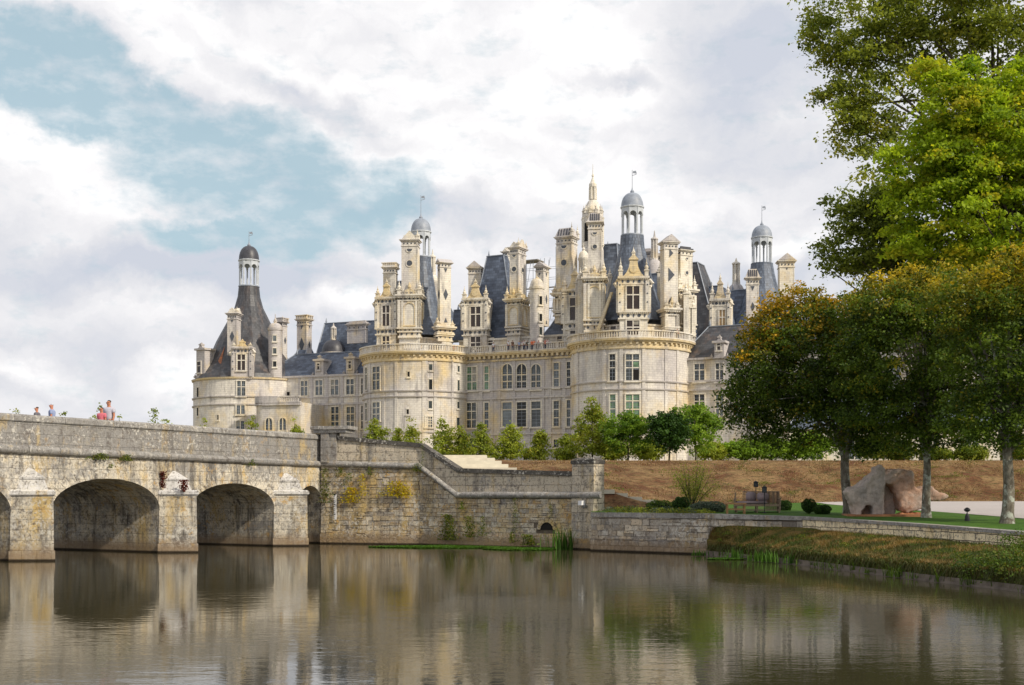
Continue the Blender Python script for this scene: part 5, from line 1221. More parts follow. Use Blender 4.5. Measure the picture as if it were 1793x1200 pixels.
# ---- young trees on the terrace, and the plants whose tips show above the bridge
def young(px, py, hw, D, label, mat='young', tb=.55, cat='tree', name='young_tree', base_z=GZ, au=.1, dens=1.0, cone=True, group='young trees between the water and the castle', z_low=None):
    x = XX(px, D); k = D / FP; zt = ZZ(py, D); H = zt - base_z; r = hw * k; base = (x, D, base_z)
    if cone: bl = [(0, 0, H * f, r * q, r * q, H * .11) for f, q in ((.22, 1.0), (.36, .95), (.5, .78), (.63, .6), (.76, .42), (.88, .24), (.95, .13))]; bl += [(r * .4 * math.sin(px), 0, H * .7, r * .35, r * .35, H * .16)]
    else: bl = [(0, 0, H * .52, r * .9, r * .9, H * .36), (-r * .35, 0, H * .7, r * .6, r * .6, H * .22), (r * .4, 0, H * .66, r * .55, r * .55, H * .2), (0, 0, H * .84, r * .38, r * .38, H * .13)]
    n = int((70 if cone else 120) * dens * max(.5, r / 1.2)); return tree(name, label, cat, base, H * .8, .07, bl, LM[mat], n, .30 if r > 1 else .24, 22, .19, group, BARK_D, lambda P: np.full(len(P), au - .05), limbs=5, tbase=tb, tvar=.24, shell=.2)
yl = [(28, 712, 22, 112, 'wispy treetop showing over the bridge parapet at its left end'), (112, 714, 14, 112, 'small treetop showing over the bridge behind the man in the cap'), (172, 706, 24, 110, 'treetop just left of the couple on the bridge'), (208, 716, 12, 112, 'thin treetop just right of the couple on the bridge'),
      (272, 715, 26, 108, 'spreading treetop over the bridge, right of the couple'), (358, 729, 22, 108, 'light green treetop over the bridge below the far left tower wall'), (440, 724, 19, 106, 'pointed young tree in front of the far left tower'), (516, 731, 18, 106, 'pointed young tree in front of the small arched gallery windows'), (585, 735, 11, 106, 'small treetop above the carved bridge end pier'),
      (655, 731, 30, 100, 'bushy young tree below the left edge of the left keep tower'), (697, 748, 17, 99, 'small yellowish young tree below the middle of the left keep tower'), (722, 737, 21, 98, 'young tree right above the bend in the quay parapet'), (775, 738, 34, 97, 'dense dark young tree left of the copper downpipe'), (806, 748, 22, 96, 'thin yellow green young tree at the copper downpipe'),
      (842, 741, 30, 97, 'young tree in front of the left end of the flat keep wall'), (894, 741, 33, 97, 'broad dark young tree in the middle of the flat keep wall'), (945, 748, 27, 97, 'round light young tree right of the middle of the flat keep wall'), (992, 758, 23, 96, 'low dark young tree left of the tallest young tree')]
for i, (a, b_, c_, d_, lb) in enumerate(yl): young(a, b_, c_ * 1.15, d_, lb, tb=(.62, .5, .7, .35, .55)[i % 5], au=(.12, .2, .05, .3, .0)[i % 5], dens=(1.7 if d_ > 95 else 1) * (.42 if i < 5 else 1))
young(1037, 692, 50, 94, 'tallest young tree with feathery light top left of the right keep tower', tb=.5, dens=2.4, au=.2)
young(1100, 716, 52, 92, 'spreading bright green tree before the right keep tower', 'fresh', .45, cone=False, dens=1.7)
young(1172, 714, 42, 90, 'compact dark green round tree between two bright ones', 'box', .55, cone=False, dens=2.6)
young(1218, 700, 58, 93, 'bright green spreading tree before the right wing', 'fresh', .6, cone=False, dens=1.5)
for i, (a, b_, c_, lb) in enumerate([(1075, 770, 30, 'low yellowish bush left below the spreading bright tree'), (1135, 768, 34, 'low yellow green bush between the bright and the dark round tree'), (1250, 772, 34, 'low bush below the bright green tree at the right wing'), (1300, 768, 40, 'light green bush left of the hanging maple branch'),
                                     (1350, 762, 40, 'pale green willowy bush beneath the maple leaves'), (1425, 752, 46, 'widest pale green bush on the bank top left of the first maple trunk'), (1395, 770, 30, 'small green bush on the bank top'), (1530, 762, 34, 'yellow green bush right of the first maple trunk'), (1575, 775, 34, 'green bush behind the stone sculpture'), (1700, 778, 36, 'dark bush between the second and the third maple trunk'), (1640, 780, 30, 'small bush right behind the second maple trunk'), (1790, 770, 40, 'bush at the right edge beyond the third maple trunk')]):
    young(a, b_, c_, 98, lb, 'fresh' if i in (3, 4, 5, 6) else 'young', .75 if i < 8 else .3, 'bush', 'bush', cone=False, dens=1.5, au=0, group='bushes along the bank top')
# thin shrub on the slope and others in the garden
bs = (XX(1212, 62.5), 62.5, 1.95)
t = thing('thin_shrub', 'thin airy shrub with bare upright stems in front of the brown slope', 'shrub', bs); b = MB(); tips = []
for i in range(26):
    a = RNG.uniform(0, 2 * math.pi); sp = RNG.uniform(.1, .95); hh = RNG.uniform(1.7, 3.4) * (1 - .35 * sp); tip = Vector(bs) + Vector((math.cos(a) * sp * 1.6, math.sin(a) * sp, hh * .85)); b.tube([Vector(bs), Vector(bs).lerp(tip, .45) + Vector((math.cos(a) * .1, math.sin(a) * .1, .2)), tip], [.02, .013, .005], 4); tips.append((tip, hh))
b.build('stem', BARK_D, t)
P = np.concatenate([np.array([Vector(bs).lerp(tp, float(u)) for u in RNG.uniform(.35, 1.05, 190)]) + RNG.normal(size=(190, 3)) * .17 for tp, _ in tips]); leaf_mesh('foliage', P, RNG.uniform(.04, .085, len(P)), np.stack([RNG.uniform(.3, 1, len(P)), RNG.uniform(0, .25, len(P))], 1), LM['young'], t)
def ball_bush(name, label, px, py, rx, ry, D, mat, zb=None, dens=1.0, cat='bush', leaf=.06):
    k = D / FP; x = XX(px, D); zb = lawn_at(x, D) if zb is None else zb; zc = ZZ(py, D); a, b_ = rx * k, ry * k
    n = int(5200 * dens * a * b_ / .25); d = RNG.normal(size=(n, 3)); d /= np.linalg.norm(d, axis=1)[:, None]; r = RNG.uniform(.86, 1.03, n)[:, None]
    P = np.array([x, D, zc]) + d * r * np.array([a, a, b_]) * (1 + .07 * np.sin(d[:, :1] * 7 + d[:, 2:] * 5)); P = P[P[:, 2] > zb - .02]
    t = thing(name, label, cat, (x, D, zb)); leaf_mesh('foliage', P, leaf * RNG.uniform(.6, 1.3, len(P)), np.stack([np.clip(RNG.normal(.5, .25, len(P)), 0, 1), np.zeros(len(P))], 1), mat, t, up=.1)
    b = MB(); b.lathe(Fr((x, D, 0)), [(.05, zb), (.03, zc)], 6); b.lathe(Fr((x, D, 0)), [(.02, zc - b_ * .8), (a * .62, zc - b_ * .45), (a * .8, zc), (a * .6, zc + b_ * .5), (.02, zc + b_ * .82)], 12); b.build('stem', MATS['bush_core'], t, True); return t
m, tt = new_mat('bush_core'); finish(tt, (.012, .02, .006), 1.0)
ball_bush('clipped_bush', 'round clipped dark green bush left of the grey lavender', 1192, 884, 15, 14, 59, LM['box'])
ball_bush('lavender_bush', 'low wide grey green lavender cushion beside the wooden table', 1240, 889, 32, 11, 60, LM['sage'], dens=.8)
ball_bush('grass_tuft', 'loose light green tuft above the garden wall left of the clipped bush', 1155, 887, 24, 11, 60.5, LM['weed'], dens=.35, leaf=.09)
ball_bush('clipped_bush', 'half round green bush directly behind the right end of the sofa', 1373, 887, 13, 11, 62, LM['box'])
ball_bush('clipped_bush', 'round green bush left of a darker low one on the lawn', 1416, 886, 13, 12.5, 58, LM['box'])
ball_bush('clipped_bush', 'low dark green bush between the round bush and the first maple trunk', 1439, 893, 16, 9, 57.5, LM['box'])

# ---- weeds and creepers
def join(objs, name):
    with bpy.context.temp_override(active_object=objs[0], object=objs[0], selected_objects=objs, selected_editable_objects=objs): bpy.ops.object.join()
    objs[0].name = name; objs[0]['kind'] = 'stuff'; return objs[0]
def tuft(name, label, cat, F, x, z, w_, h_, n, mat, leaf=.07, y=-.12, hang=0, parent=None, dep=.12):
    P = []
    for i in range(n):
        u, v = RNG.normal() * .42, RNG.random() ** 1.2; ww = w_ * (1 - .55 * v); p = F(x + u * ww, y - abs(RNG.normal()) * dep, z + (v * h_ if not hang else -v * h_)); P.append(p)
    o = leaf_mesh(name, np.array(P), leaf * RNG.uniform(.6, 1.4, n), np.stack([np.clip(RNG.normal(.5, .28, n), 0, 1), np.clip(RNG.normal(.15, .25, n), 0, 1)], 1), mat, parent, up=-.1); return tag(o, label, cat)
Q0F = Fr((*QL[0], 0), Vector(QL[1]) - Vector(QL[0])); Q1F = Fr((*QL[1], 0), Vector(QL[2]) - Vector(QL[1])); Q2F = Fr((*QL[2], 0), Vector(QL[3]) - Vector(QL[2])); GFr = Fr((*WALL[0], 0), Vector(WALL[1]) - Vector(WALL[0]))
def wt(name, label, F, px, py, wpx_, hpx_, n, mat, **k): D = F(F.hit(px), 0, 0).y; tuft(name, label, 'plant', F, F.hit(px), F.z(px, py), wpx_ * D / FP, hpx_ * D / FP, n, LM[mat], **k)
wt('yellow_creeper', 'bright yellow leafy patch on the quay wall, lower left of two', Q0F, 617, 880, 26, 26, 420, 'yel', leaf=.10)
wt('yellow_creeper', 'larger bright yellow leafy patch on the quay wall below the parapet', Q0F, 697, 869, 42, 26, 560, 'yel', leaf=.10)
wt('yellow_creeper', 'tail of yellow leaves hanging right below the larger yellow patch', Q0F, 711, 872, 14, 20, 150, 'yel', leaf=.09)
wt('orange_creeper', 'thin orange leafy streak high on the quay wall between the yellow patches', Q0F, 637, 868, 14, 38, 260, 'yel', leaf=.08)
wt('wall_weed', 'green tuft growing on the bend of the moulding of the quay wall', Q0F, 733, 826, 14, 14, 240, 'weed')
wt('wall_weed', 'tall thin weed climbing the sloping parapet at its bend', Q1F, 744, 816, 5, 46, 160, 'weed', leaf=.05)
wt('hanging_bush', 'largest green bush hanging low on the quay wall near the water', Q1F, 789, 945, 26, 44, 900, 'weed', leaf=.09)
wt('hanging_bush', 'second leafy bush on the quay wall, right of the largest', Q2F, 826, 940, 22, 36, 420, 'weed', leaf=.08)
wt('hanging_bush', 'thin brownish bush on the quay wall left of the drain', Q2F, 849, 938, 14, 34, 240, 'weed', leaf=.07)
wt('wall_weed', 'small dark weed below the flat moulding of the quay wall', Q2F, 812, 892, 9, 14, 110, 'weed')
wt('wall_weed', 'upright narrow weed left above the drain mouth', Q2F, 906, 932, 10, 60, 240, 'weed', leaf=.06)
wt('wall_weed', 'dry twiggy weed above the drain mouth', Q2F, 968, 906, 9, 24, 110, 'weed', leaf=.05)
wt('water_bush', 'brownish green bush at the waterline left of the reeds', Q2F, 932, 954, 26, 18, 420, 'weed', leaf=.09, y=-.3)
wt('water_bush', 'dark weed at the waterline in the crack of the quay wall', Q2F, 902, 950, 10, 18, 160, 'weed', leaf=.08, y=-.2)
wt('red_creeper', 'long dark red creeper hanging left of the middle bridge cap', BF, 281, 826, 6, 28, 260, 'rust', leaf=.09, hang=1, y=-.06)
wt('red_creeper', 'short dark red creeper on the right corner of the middle bridge cap', Fr((*(BF(.6, -.95, 0).xy), 0), (1.6, -.5)), 326, 841, 11, 20, 240, 'rust', leaf=.09, hang=1, y=-.1)
for px, py, wx, lb in ((170, 801, 34, 'green growth under the string course above the large arch'), (215, 803, 26, 'green growth under the bridge moulding right of the large arch crown'), (187, 816, 5, 'small round weed above the crown of the large arch'), (435, 812, 13, 'green weed on the bridge moulding above the second arch'), (65, 766, 0, ''), (130, 812, 0, '')):
    if wx: wt('bridge_weed', lb, BF, px, py + 4, wx, 11 if wx > 8 else 7, int(wx * 9), 'weed', leaf=.07, y=-.12)
wt('ivy', 'dark ivy in the corner where the bridge meets the quay wall', Q0F, 570, 880, 16, 60, 420, 'weed', leaf=.08, y=-.02)
wt('wall_weed', 'dark tuft growing below the moulding right of the bridge end', Q0F, 598, 834, 12, 15, 150, 'weed')
wt('wall_weed', 'ochre green tuft below the moulding above the white water gauge', Q0F, 612, 850, 16, 22, 150, 'weed')
wt('wall_weed', 'dark little tuft hanging from the moulding in the middle of the quay wall', Q0F, 650, 832, 9, 14, 120, 'weed')
# reeds
def reeds(label, x, y, n, h, sp, name='reed_clump', mat='reed', wid=.03, z0=.0, lean=.35):
    b = MB(); tin = []
    for i in range(n):
        a = RNG.uniform(0, 2 * math.pi); px, py = x + RNG.normal() * sp, y + RNG.normal() * sp * .5; hh = h * RNG.uniform(.45, 1.1); l = RNG.uniform(.05, lean) * hh; w_ = wid * RNG.uniform(.6, 1.3); t_ = Vector((math.cos(a + 1.5), math.sin(a + 1.5), 0)) * w_
        p0 = Vector((px, py, z0)); p1 = p0 + Vector((math.cos(a) * l * .4, math.sin(a) * l * .4, hh * .6)); p2 = p0 + Vector((math.cos(a) * l * 1.2, math.sin(a) * l * 1.2, hh))
        b.add([p0 - t_, p0 + t_, p1 + t_ * .8, p1 - t_ * .8, p2], [(0, 1, 2, 3), (3, 2, 4)]); tin += [float(np.clip(RNG.normal(.5, .3), 0, 1))] * 5
    o = b.build(name, LM[mat]); at_ = o.data.attributes.new('tint', 'FLOAT_COLOR', 'POINT'); cc = np.zeros((len(tin), 4), np.float32); cc[:, 0] = tin; at_.data.foreach_set('color', cc.ravel()); return tag(o, label, 'reeds' if label else None)
reeds('tall green reeds at the foot of the quay wall beside the drain', XX(987, 61.2), 61.2, 90, 1.15, .30, wid=.022)
for i, (px, D, lb) in enumerate([(1226, 54.9, 'small green clump at the corner where the grass bank starts'), (1283, 52.3, 'pale green reed clump left of the biggest bank clump'), (1332, 50.4, 'biggest green clump at the foot of the grass bank'), (1355, 49.8, 'green clump touching the biggest bank clump on its right'), (1381, 48.9, 'last green clump before the bare kerb')]):
    reeds(lb, XX(px, D), D, 80 if i == 2 else 36, .5 if i else .3, .22, z0=.02, wid=.022)
# floating weed
am, t = new_mat('duckweed'); g = t.n('NewGeometry').outputs['Position']; gn = t.noise(g, 9, 5, .8); finish(t, t.mix(gn, (.05, .13, .01), (.14, .26, .03)), .8, gn, .8, .04, .2)
def mat_of_weed(cx, cy, lx, ly, n, name='floating_weed'):
    P = np.stack([cx + (RNG.beta(1.6, 1.6, n) * 2 - 1) * lx, np.zeros(n), RNG.uniform(.004, .05, n)], 1); u = (P[:, 0] - cx) / lx; P[:, 1] = cy + RNG.uniform(-1, 1, n) * ly * (1 - np.abs(u) ** 2.4) + .1 * np.sin(P[:, 0] * 3)
    o = leaf_mesh(name, P, RNG.uniform(.06, .16, n), np.stack([RNG.uniform(.2, 1, n), np.zeros(n)], 1), LM['reed'], None, up=3.0); tag(o, None, None, None, 'stuff'); return o
mat_of_weed(XX(795, 63.4), 64.0, 4.4, 1.45, 12000); mat_of_weed(XX(920, 61.8), 61.7, 2.1, 1.3, 6000); mat_of_weed(XX(1275, 51.8), 52.2, .8, .5, 1300)

# ---- grasses as loose blades
def blades(name, fn, n, h, w_, mat, tb=(.1, .9), au=(0, .3), lean=.5, tf=None):
    P = np.zeros((n, 3))
    for i in range(n): P[i] = fn()
    a = RNG.uniform(0, 2 * np.pi, n); hh = h * RNG.uniform(.4, 1.3, n); ww = w_ * RNG.uniform(.6, 1.4, n); d = np.stack([np.cos(a), np.sin(a), np.zeros(n)], 1); q = np.stack([-np.sin(a), np.cos(a), np.zeros(n)], 1)
    tip = P + d * (hh * RNG.uniform(.1, lean, n))[:, None] + np.array([0, 0, 1]) * hh[:, None]
    V = np.stack([P - q * ww[:, None], P + q * ww[:, None], tip], 1).reshape(-1, 3); me = bpy.data.meshes.new(name); me.vertices.add(3 * n); me.vertices.foreach_set('co', V.astype(np.float32).ravel())
    me.loops.add(3 * n); me.loops.foreach_set('vertex_index', np.arange(3 * n, dtype=np.int32)); me.polygons.add(n); me.polygons.foreach_set('loop_start', np.arange(0, 3 * n, 3, dtype=np.int32)); me.polygons.foreach_set('loop_total', np.full(n, 3, np.int32)); me.update(calc_edges=True)
    at_ = me.attributes.new('tint', 'FLOAT_COLOR', 'POINT'); cc = np.zeros((3 * n, 4), np.float32); cc[:, 0] = np.repeat(RNG.uniform(*tb, n), 3); cc[:, 1] = np.repeat(RNG.uniform(*au, n), 3)
    if tf:
        q_ = np.array([tf(p) for p in P]); cc[:, 0] = np.repeat(np.clip(q_[:, 0] + RNG.normal(size=n) * .12, 0, 1), 3); cc[:, 1] = np.repeat(np.clip(q_[:, 1] + RNG.normal(size=n) * .12, 0, 1), 3)
    at_.data.foreach_set('color', cc.ravel()); me.materials.append(mat)
    o = bpy.data.objects.new(name, me); C.objects.link(o); o['kind'] = 'stuff'; return o
dryg = leaf_mat('dry_grass', (.14, .065, .03), (.40, .27, .13), (.10, .10, .035), .2); bkg = leaf_mat('bank_blades', (.06, .06, .014), (.27, .17, .055), (.06, .09, .015), .2); lwg = leaf_mat('lawn_blades', (.04, .12, .01), (.11, .25, .02), None, .3)
def f_emb():
    while True:
        x = RNG.uniform(-4.4, 62); v = RNG.random()
        return emb_point(x, v) + Vector((0, 0, .0))
def t_emb(p):
    a = fbm(p[0], p[1] + p[2] * 2, .45); c_ = fbm(p[0] + 50, p[1] + p[2] * 3, .8); v = (p[2] - 2.1) / 2.8
    st = fbm(p[0] * .5, p[1] * 2.2, 1.3); return (.16 + 1.3 * max(0, a) + .9 * st + max(0, v - .66 + .2 * a) * (2.6 if p[0] > 12 else 1.6), max(0, c_ * 3.4 - .15) * (1 if v < .8 else .3))
blades('dry_grass', f_emb, 50000, .10, .02, dryg, (.0, .45), au=(0, .8), lean=1.8, tf=t_emb)
sw_ = []
for i in range(46):
    p = emb_point(RNG.uniform(2, 44), RNG.uniform(.05, .9)); F = Fr((p.x, p.y - .1, 0))
    sw_.append(tuft('slope_weed', None, None, F, 0, p.z - .05, RNG.uniform(.5, 1.6), RNG.uniform(.1, .3), int(RNG.uniform(60, 160)), LM['weed'], leaf=.07, dep=.4))
join(sw_, 'slope_weed')

def t_bank(p): a = fbm(p[0], p[1], .9); c_ = fbm(p[0] + 30, p[1], 1.6); return (.42 + 1.5 * a, max(0, c_ * 3.2))
blades('bank_grass', lambda: bank_point(RNG.uniform(.0, .999), RNG.random() ** .8 * .98), 42000, .11, .014, bkg, au=(0, .8), lean=1.3, tf=t_bank)
sw_ = []
for i in range(60):
    s_ = RNG.uniform(.02, .95); a_ = kerb_at(s_); sw_.append(reeds(None, a_.x + RNG.uniform(-.2, .1), a_.y, int(RNG.uniform(6, 26)), RNG.uniform(.2, .5), RNG.uniform(.05, .2), 'bank_weed', 'weed', .016, z0=.02, lean=.9))
for i in range(70):
    p = bank_point(RNG.uniform(.02, .98), RNG.uniform(.0, .95)); sw_.append(tuft('bank_weed', None, None, Fr((p.x, p.y - .1, 0)), 0, p.z - .04, RNG.uniform(.2, .7), RNG.uniform(.08, .26), int(RNG.uniform(30, 120)), LM['weed'], leaf=.05, dep=.3))
join(sw_, 'bank_weed')
def f_edge(): s = RNG.uniform(.0, .96); a = kerb_at(s); return Vector((a.x + RNG.uniform(-.04, .25), a.y + RNG.uniform(-.1, .15), RNG.uniform(.26, .56)))
blades('bank_fringe', f_edge, 20000, -.30, .014, bkg, (0, .35), (.0, .9), .9)
def f_lawn():
    while True:
        i = RNG.integers(0, len(wp)); p = wp[i]; d = RNG.uniform(.5, 12); x, y = p.x + d * .75 + RNG.uniform(-.6, .6), p.y + d * .6 + RNG.uniform(-.6, .6)
        return Vector((x, y, lawn_z(x, y)))
blades('lawn_grass', lambda: (lambda p: p)(f_lawn()) if True else None, 30, .03, .004, lwg)
# big ragged bush on the bank at the far right
P, k, cc, rr = crown_points([(14.6, 36.4, .75, 1.5, .9, .55), (15.8, 37.8, 1.25, 1.2, .9, .45), (13.9, 37.5, .55, .8, .6, .35), (16.5, 34.5, .8, 1.3, 1.2, .6)], 420, .28, 26, .6, .2)
tag(leaf_mesh('bramble', P, .075 * RNG.uniform(.6, 1.4, len(P)), np.stack([np.clip(.4 + RNG.normal(size=len(cc))[k] * .25, 0, 1), np.clip(RNG.normal(size=len(cc))[k] * .3 - .1, 0, 1)], 1), LM['weed']), 'straggly dark green bramble spilling over the bank at the right edge', 'bramble')

ug = []
for i in range(70):
    u = RNG.uniform(.03, .50); p = Vector(WALL[0]).lerp(Vector(WALL[2]), u) + Vector((.5, .8)) * RNG.uniform(.4, 2.6); ug.append(tuft('undergrowth', None, None, Fr((p.x, p.y, 0)), 0, lawn_z(0, p.y), RNG.uniform(.3, .9), RNG.uniform(.10, .30), int(RNG.uniform(60, 150)), LM[('weed', 'sage', 'weed', 'young')[i % 4]], leaf=.06, dep=.35))
join(ug, 'undergrowth')
# ================================================================== STEPS
sw = thing('stone_steps', 'wide pale stone steps climbing to the park behind the quay parapet', 'steps', (-2, 80, 4))
for i, (x0, x1, y0) in enumerate([(768, 905, 77.2), (768, 890, 78.8), (768, 878, 80.4), (768, 866, 82.0), (768, 852, 83.6)]):
    b = MB(); z = ZZ((819, 813, 807, 802, 797)[i], y0); b.box(FW, XX(x0, y0), XX(x1, y0), y0, y0 + 2.2, z - .5, z); b.build('step', STEP_S, sw)
s2 = thing('garden_steps', 'short flight of low stone steps going down right of the end pier', 'steps', (5.5, 65, 2))
for i, (px, py) in enumerate([(1062, 857.5), (1085, 864), (1110, 870.5), (1135, 876)]):
    D = 64.6 + i * .2; x = XX(px, D); z = ZZ(py, D); b = MB(); b.box(FW, x - .62, x + .42, D, D + 2.0, z - .22, z); b.build('step', STEP_S, s2)

b = MB(); pts = [(4.3, 2.95), (5.3, 2.86), (6.0, 2.62), (6.8, 2.40), (7.6, 2.18), (9.4, 1.95)]
for (xa, za), (xb, zb2) in zip(pts, pts[1:]):
    b.add([(xa, 62.9 + .1 * xa, 1.75), (xb, 62.9 + .1 * xb, 1.75), (xb, 64.75, zb2 - .12), (xa, 64.75, za - .12), (xb, 67.5, zb2 + .1), (xa, 67.5, za + .1)], [(0, 1, 2, 3), (3, 2, 4, 5)])
o = b.build('slope', em); o['kind'] = 'structure'
# ================================================================== SCULPTURE
def rock(name, outline, D, thick, mat, parent, px_space=True, cut=None, yoff=0.0, seed=1):
    F = Fr((0, D + yoff, 0)); pts = [(XX(a, D), ZZ(b_, D)) for a, b_ in outline]; b = MB(); b.prism(F, pts, -thick / 2, thick / 2); o = b.build(name, mat, parent)
    mod = o.modifiers.new('remesh', 'REMESH'); mod.mode = 'VOXEL'; mod.voxel_size = .05
    sm_ = o.modifiers.new('smooth', 'SMOOTH'); sm_.iterations = 6; sm_.factor = .8
    tx = bpy.data.textures.new('rock_noise', 'CLOUDS'); tx.noise_scale = .5; tx.noise_depth = 3; d = o.modifiers.new('displace', 'DISPLACE'); d.texture = tx; d.strength = .22; d.mid_level = .5; d.texture_coords = 'GLOBAL'
    tx2 = bpy.data.textures.new('rock_noise_fine', 'CLOUDS'); tx2.noise_scale = .14; d = o.modifiers.new('displace2', 'DISPLACE'); d.texture = tx2; d.strength = .09; d.texture_coords = 'GLOBAL'
    dg = bpy.context.evaluated_depsgraph_get(); me = bpy.data.meshes.new_from_object(o.evaluated_get(dg)); o.modifiers.clear(); o.data = me; me.polygons.foreach_set('use_smooth', [True] * len(me.polygons)); return o
def rock_mat(name, a, b_, c_):
    m, t = new_mat(name); g = t.n('NewGeometry').outputs['Position']; n1 = t.noise(g, 1.1, 6, .7); n2 = t.noise(g, 9, 6, .75); n3 = t.noise(t.map(g, (1, 1, .3)), 2, 4, .6)
    c = t.mix(t.ramp(n1, [(.42, 0.0), (.6, 1.0)]), a, b_); c = t.mix(t.ramp(n3, [(.55, 0.0), (.7, .8)]), c, c_); c = t.mix(t.ramp(n2, [(.35, .5), (.5, 0.0)]), c, tuple(q * .4 for q in a)); finish(t, c, .95, n2, .8, .05, .1); return m
grock = rock_mat('grey_pink_rock', (.56, .47, .40), (.46, .40, .36), (.28, .26, .24)); rrock = rock_mat('red_brown_rock', (.46, .29, .21), (.42, .34, .29), (.24, .20, .18)); orock = rock_mat('orange_rock', (.48, .24, .12), (.36, .15, .08), (.40, .34, .28))
sc = thing('stone_sculpture', 'abstract rock sculpture of two leaning boulders on a low plinth', 'sculpture', at(1550, 55.6)); SDi = 55.6
rock('left_boulder', [(1480, 862), (1484, 856), (1500, 852), (1507, 846), (1515, 838), (1527, 827), (1530, 818), (1538, 814.5), (1546, 820), (1549, 840), (1544, 858), (1543, 905), (1523, 906), (1525, 886), (1520, 883.5), (1511, 885.5), (1506, 893), (1505, 906), (1494, 904), (1490, 885)], SDi, .95, grock, sc)
rock('hollow_back', [(1503, 907), (1504, 880), (1526, 880), (1526, 907)], SDi, .3, rrock, sc, yoff=.42)
rock('rear_boulder', [(1535, 850), (1546, 842), (1562, 848), (1570, 866), (1573, 890), (1571, 909), (1548, 909), (1535, 895)], SDi, .7, grock, sc, yoff=.75)
rock('right_boulder', [(1540, 834), (1548, 821), (1566, 822), (1582, 824), (1593, 826), (1594, 845), (1600, 856), (1615, 853), (1628, 850), (1640, 862), (1652, 867), (1657, 869), (1646, 875), (1620, 878), (1603, 893), (1584, 898), (1572, 892), (1567, 868), (1560, 852), (1548, 848), (1541, 846)], SDi, .95, rrock, sc)
rock('base_boulder', [(1568, 909), (1572, 899), (1585, 896), (1602, 896), (1614, 900), (1616, 911), (1590, 912)], SDi, .8, orock, sc)
b = MB(); x0, x1 = XX(1480, 55.6), XX(1612, 55.6); zl = lawn_z(0, 55.6); b.box(Fr((x0, 55.0, 0), (1, -.12)), -.1, x1 - x0 + .1, -.2, 1.5, zl - .05, zl + .07); b.build('plinth', flat_mat('plinth_rust', (.34, .16, .08), .9, .3), sc)

# ================================================================== GARDEN FURNITURE
wick = flat_mat('wicker', (.27, .20, .14), .9, .3, 25); cush = flat_mat('mauve_cushion', (.27, .215, .22), .95, .12, 6); wood = flat_mat('warm_wood', (.36, .20, .09), .7, .25, 8); blk = flat_mat('black_metal', (.02, .022, .024), .5, .2); slm = flat_mat('dark_sign', (.05, .06, .065), .5, .3, 8)
SOD = 59.0; zl = lawn_z(0, SOD); sx0 = XX(1287, SOD); F = Fr((sx0, SOD, zl), (1, -.10)); sofa = thing('outdoor_sofa', 'wicker two seat outdoor sofa with mauve grey cushions beside the wall', 'sofa', (sx0 + 1, SOD, zl))
def pillow_box(name, F, x0, x1, y0, y1, z0, z1, mat, parent, r=.05, lean=0):
    me = bpy.data.meshes.new(name); bm = bmesh.new(); bmesh.ops.create_cube(bm, size=1)
    for v in bm.verts: p = v.co; x, y, z = lerp(x0, x1, p.x + .5), lerp(y0, y1, p.y + .5), lerp(z0, z1, p.z + .5); v.co = F(x, y + lean * (z - z0), z)
    bmesh.ops.bevel(bm, geom=bm.edges[:], offset=r, segments=3, affect='EDGES'); bm.to_mesh(me); bm.free(); me.materials.append(mat); me.polygons.foreach_set('use_smooth', [True] * len(me.polygons))
    o = bpy.data.objects.new(name, me); C.objects.link(o); o.parent = parent; o.matrix_parent_inverse = parent_world(parent).inverted(); return o
W2 = 2.12
b = MB()
for xx in (.05, W2 - .1, 1.0): b.box(F, xx, xx + .06, 0, .06, 0, .42); b.box(F, xx, xx + .06, .8, .86, 0, .95)
b.box(F, 0, W2, -.02, .05, .30, .40); b.box(F, 0, W2, -.02, .88, .10, .14); b.box(F, 0, W2, .0, .88, .30, .36)
b.box(F, 0, .07, 0, .88, .62, .68)
b.build('frame', wick, sofa)
b = MB()                                       # woven back and right side: upright strands
for i in range(46): x = i / 45 * (W2 - .45) + .42; b.box(F, x, x + .018, .80 + .06 * (i % 2) * .3, .84, .36, .98)
for i in range(24): y = i / 23 * .84; b.box(F, W2 - .04, W2 + .0, y, y + .018, .12, .98 if y > .5 else .66)
for i in range(20): y = i / 19 * .84; b.box(F, 0, .04, y, y + .018, .12, .64)
for i in range(20): x = W2 - .62 + i / 19 * .60; b.box(F, x, x + .018, .80, .83, .12, .98)
for i in range(44): x = i / 43 * (W2 - .05); b.box(F, x, x + .014, .0, .02, .12, .32)
b.box(F, .42, W2 + .02, .78, .86, .96, 1.01); b.box(F, W2 - .06, W2 + .02, 0, .84, .64, .69); b.build('woven_back', wick, sofa)
pillow_box('seat_cushion', F, .05, W2 - .60, -.02, .78, .40, .54, cush, sofa); pillow_box('back_cushion', F, .55, 1.02, .48, .66, .54, .98, cush, sofa, .07, .25); pillow_box('back_cushion', F, 1.06, 1.62, .48, .66, .54, .94, cush, sofa, .07, .25)
SO2 = 57.6; zl2 = lawn_z(0, SO2); F = Fr((XX(1271, SO2), SO2, zl2), (1, -.1)); tb_ = thing('side_table', 'low wooden slatted garden table in front of the sofa', 'table', (XX(1285, SO2), SO2, zl2))
b = MB()
for i in range(6): b.box(F, -.03, .93, i * .11, i * .11 + .095, .46, .50)
b.box(F, -.03, .93, -.02, .64, .43, .46); b.build('table_top', wood, tb_)
for xx in (.04, .82):
    for yy in (.02, .54): b = MB(); b.box(F, xx, xx + .07, yy, yy + .07, 0, .43); b.build('leg', wood, tb_)
b = MB(); b.box(F, .1, .82, .04, .07, .18, .24); b.box(F, .1, .82, .56, .59, .18, .24); b.build('stretcher', wood, tb_)
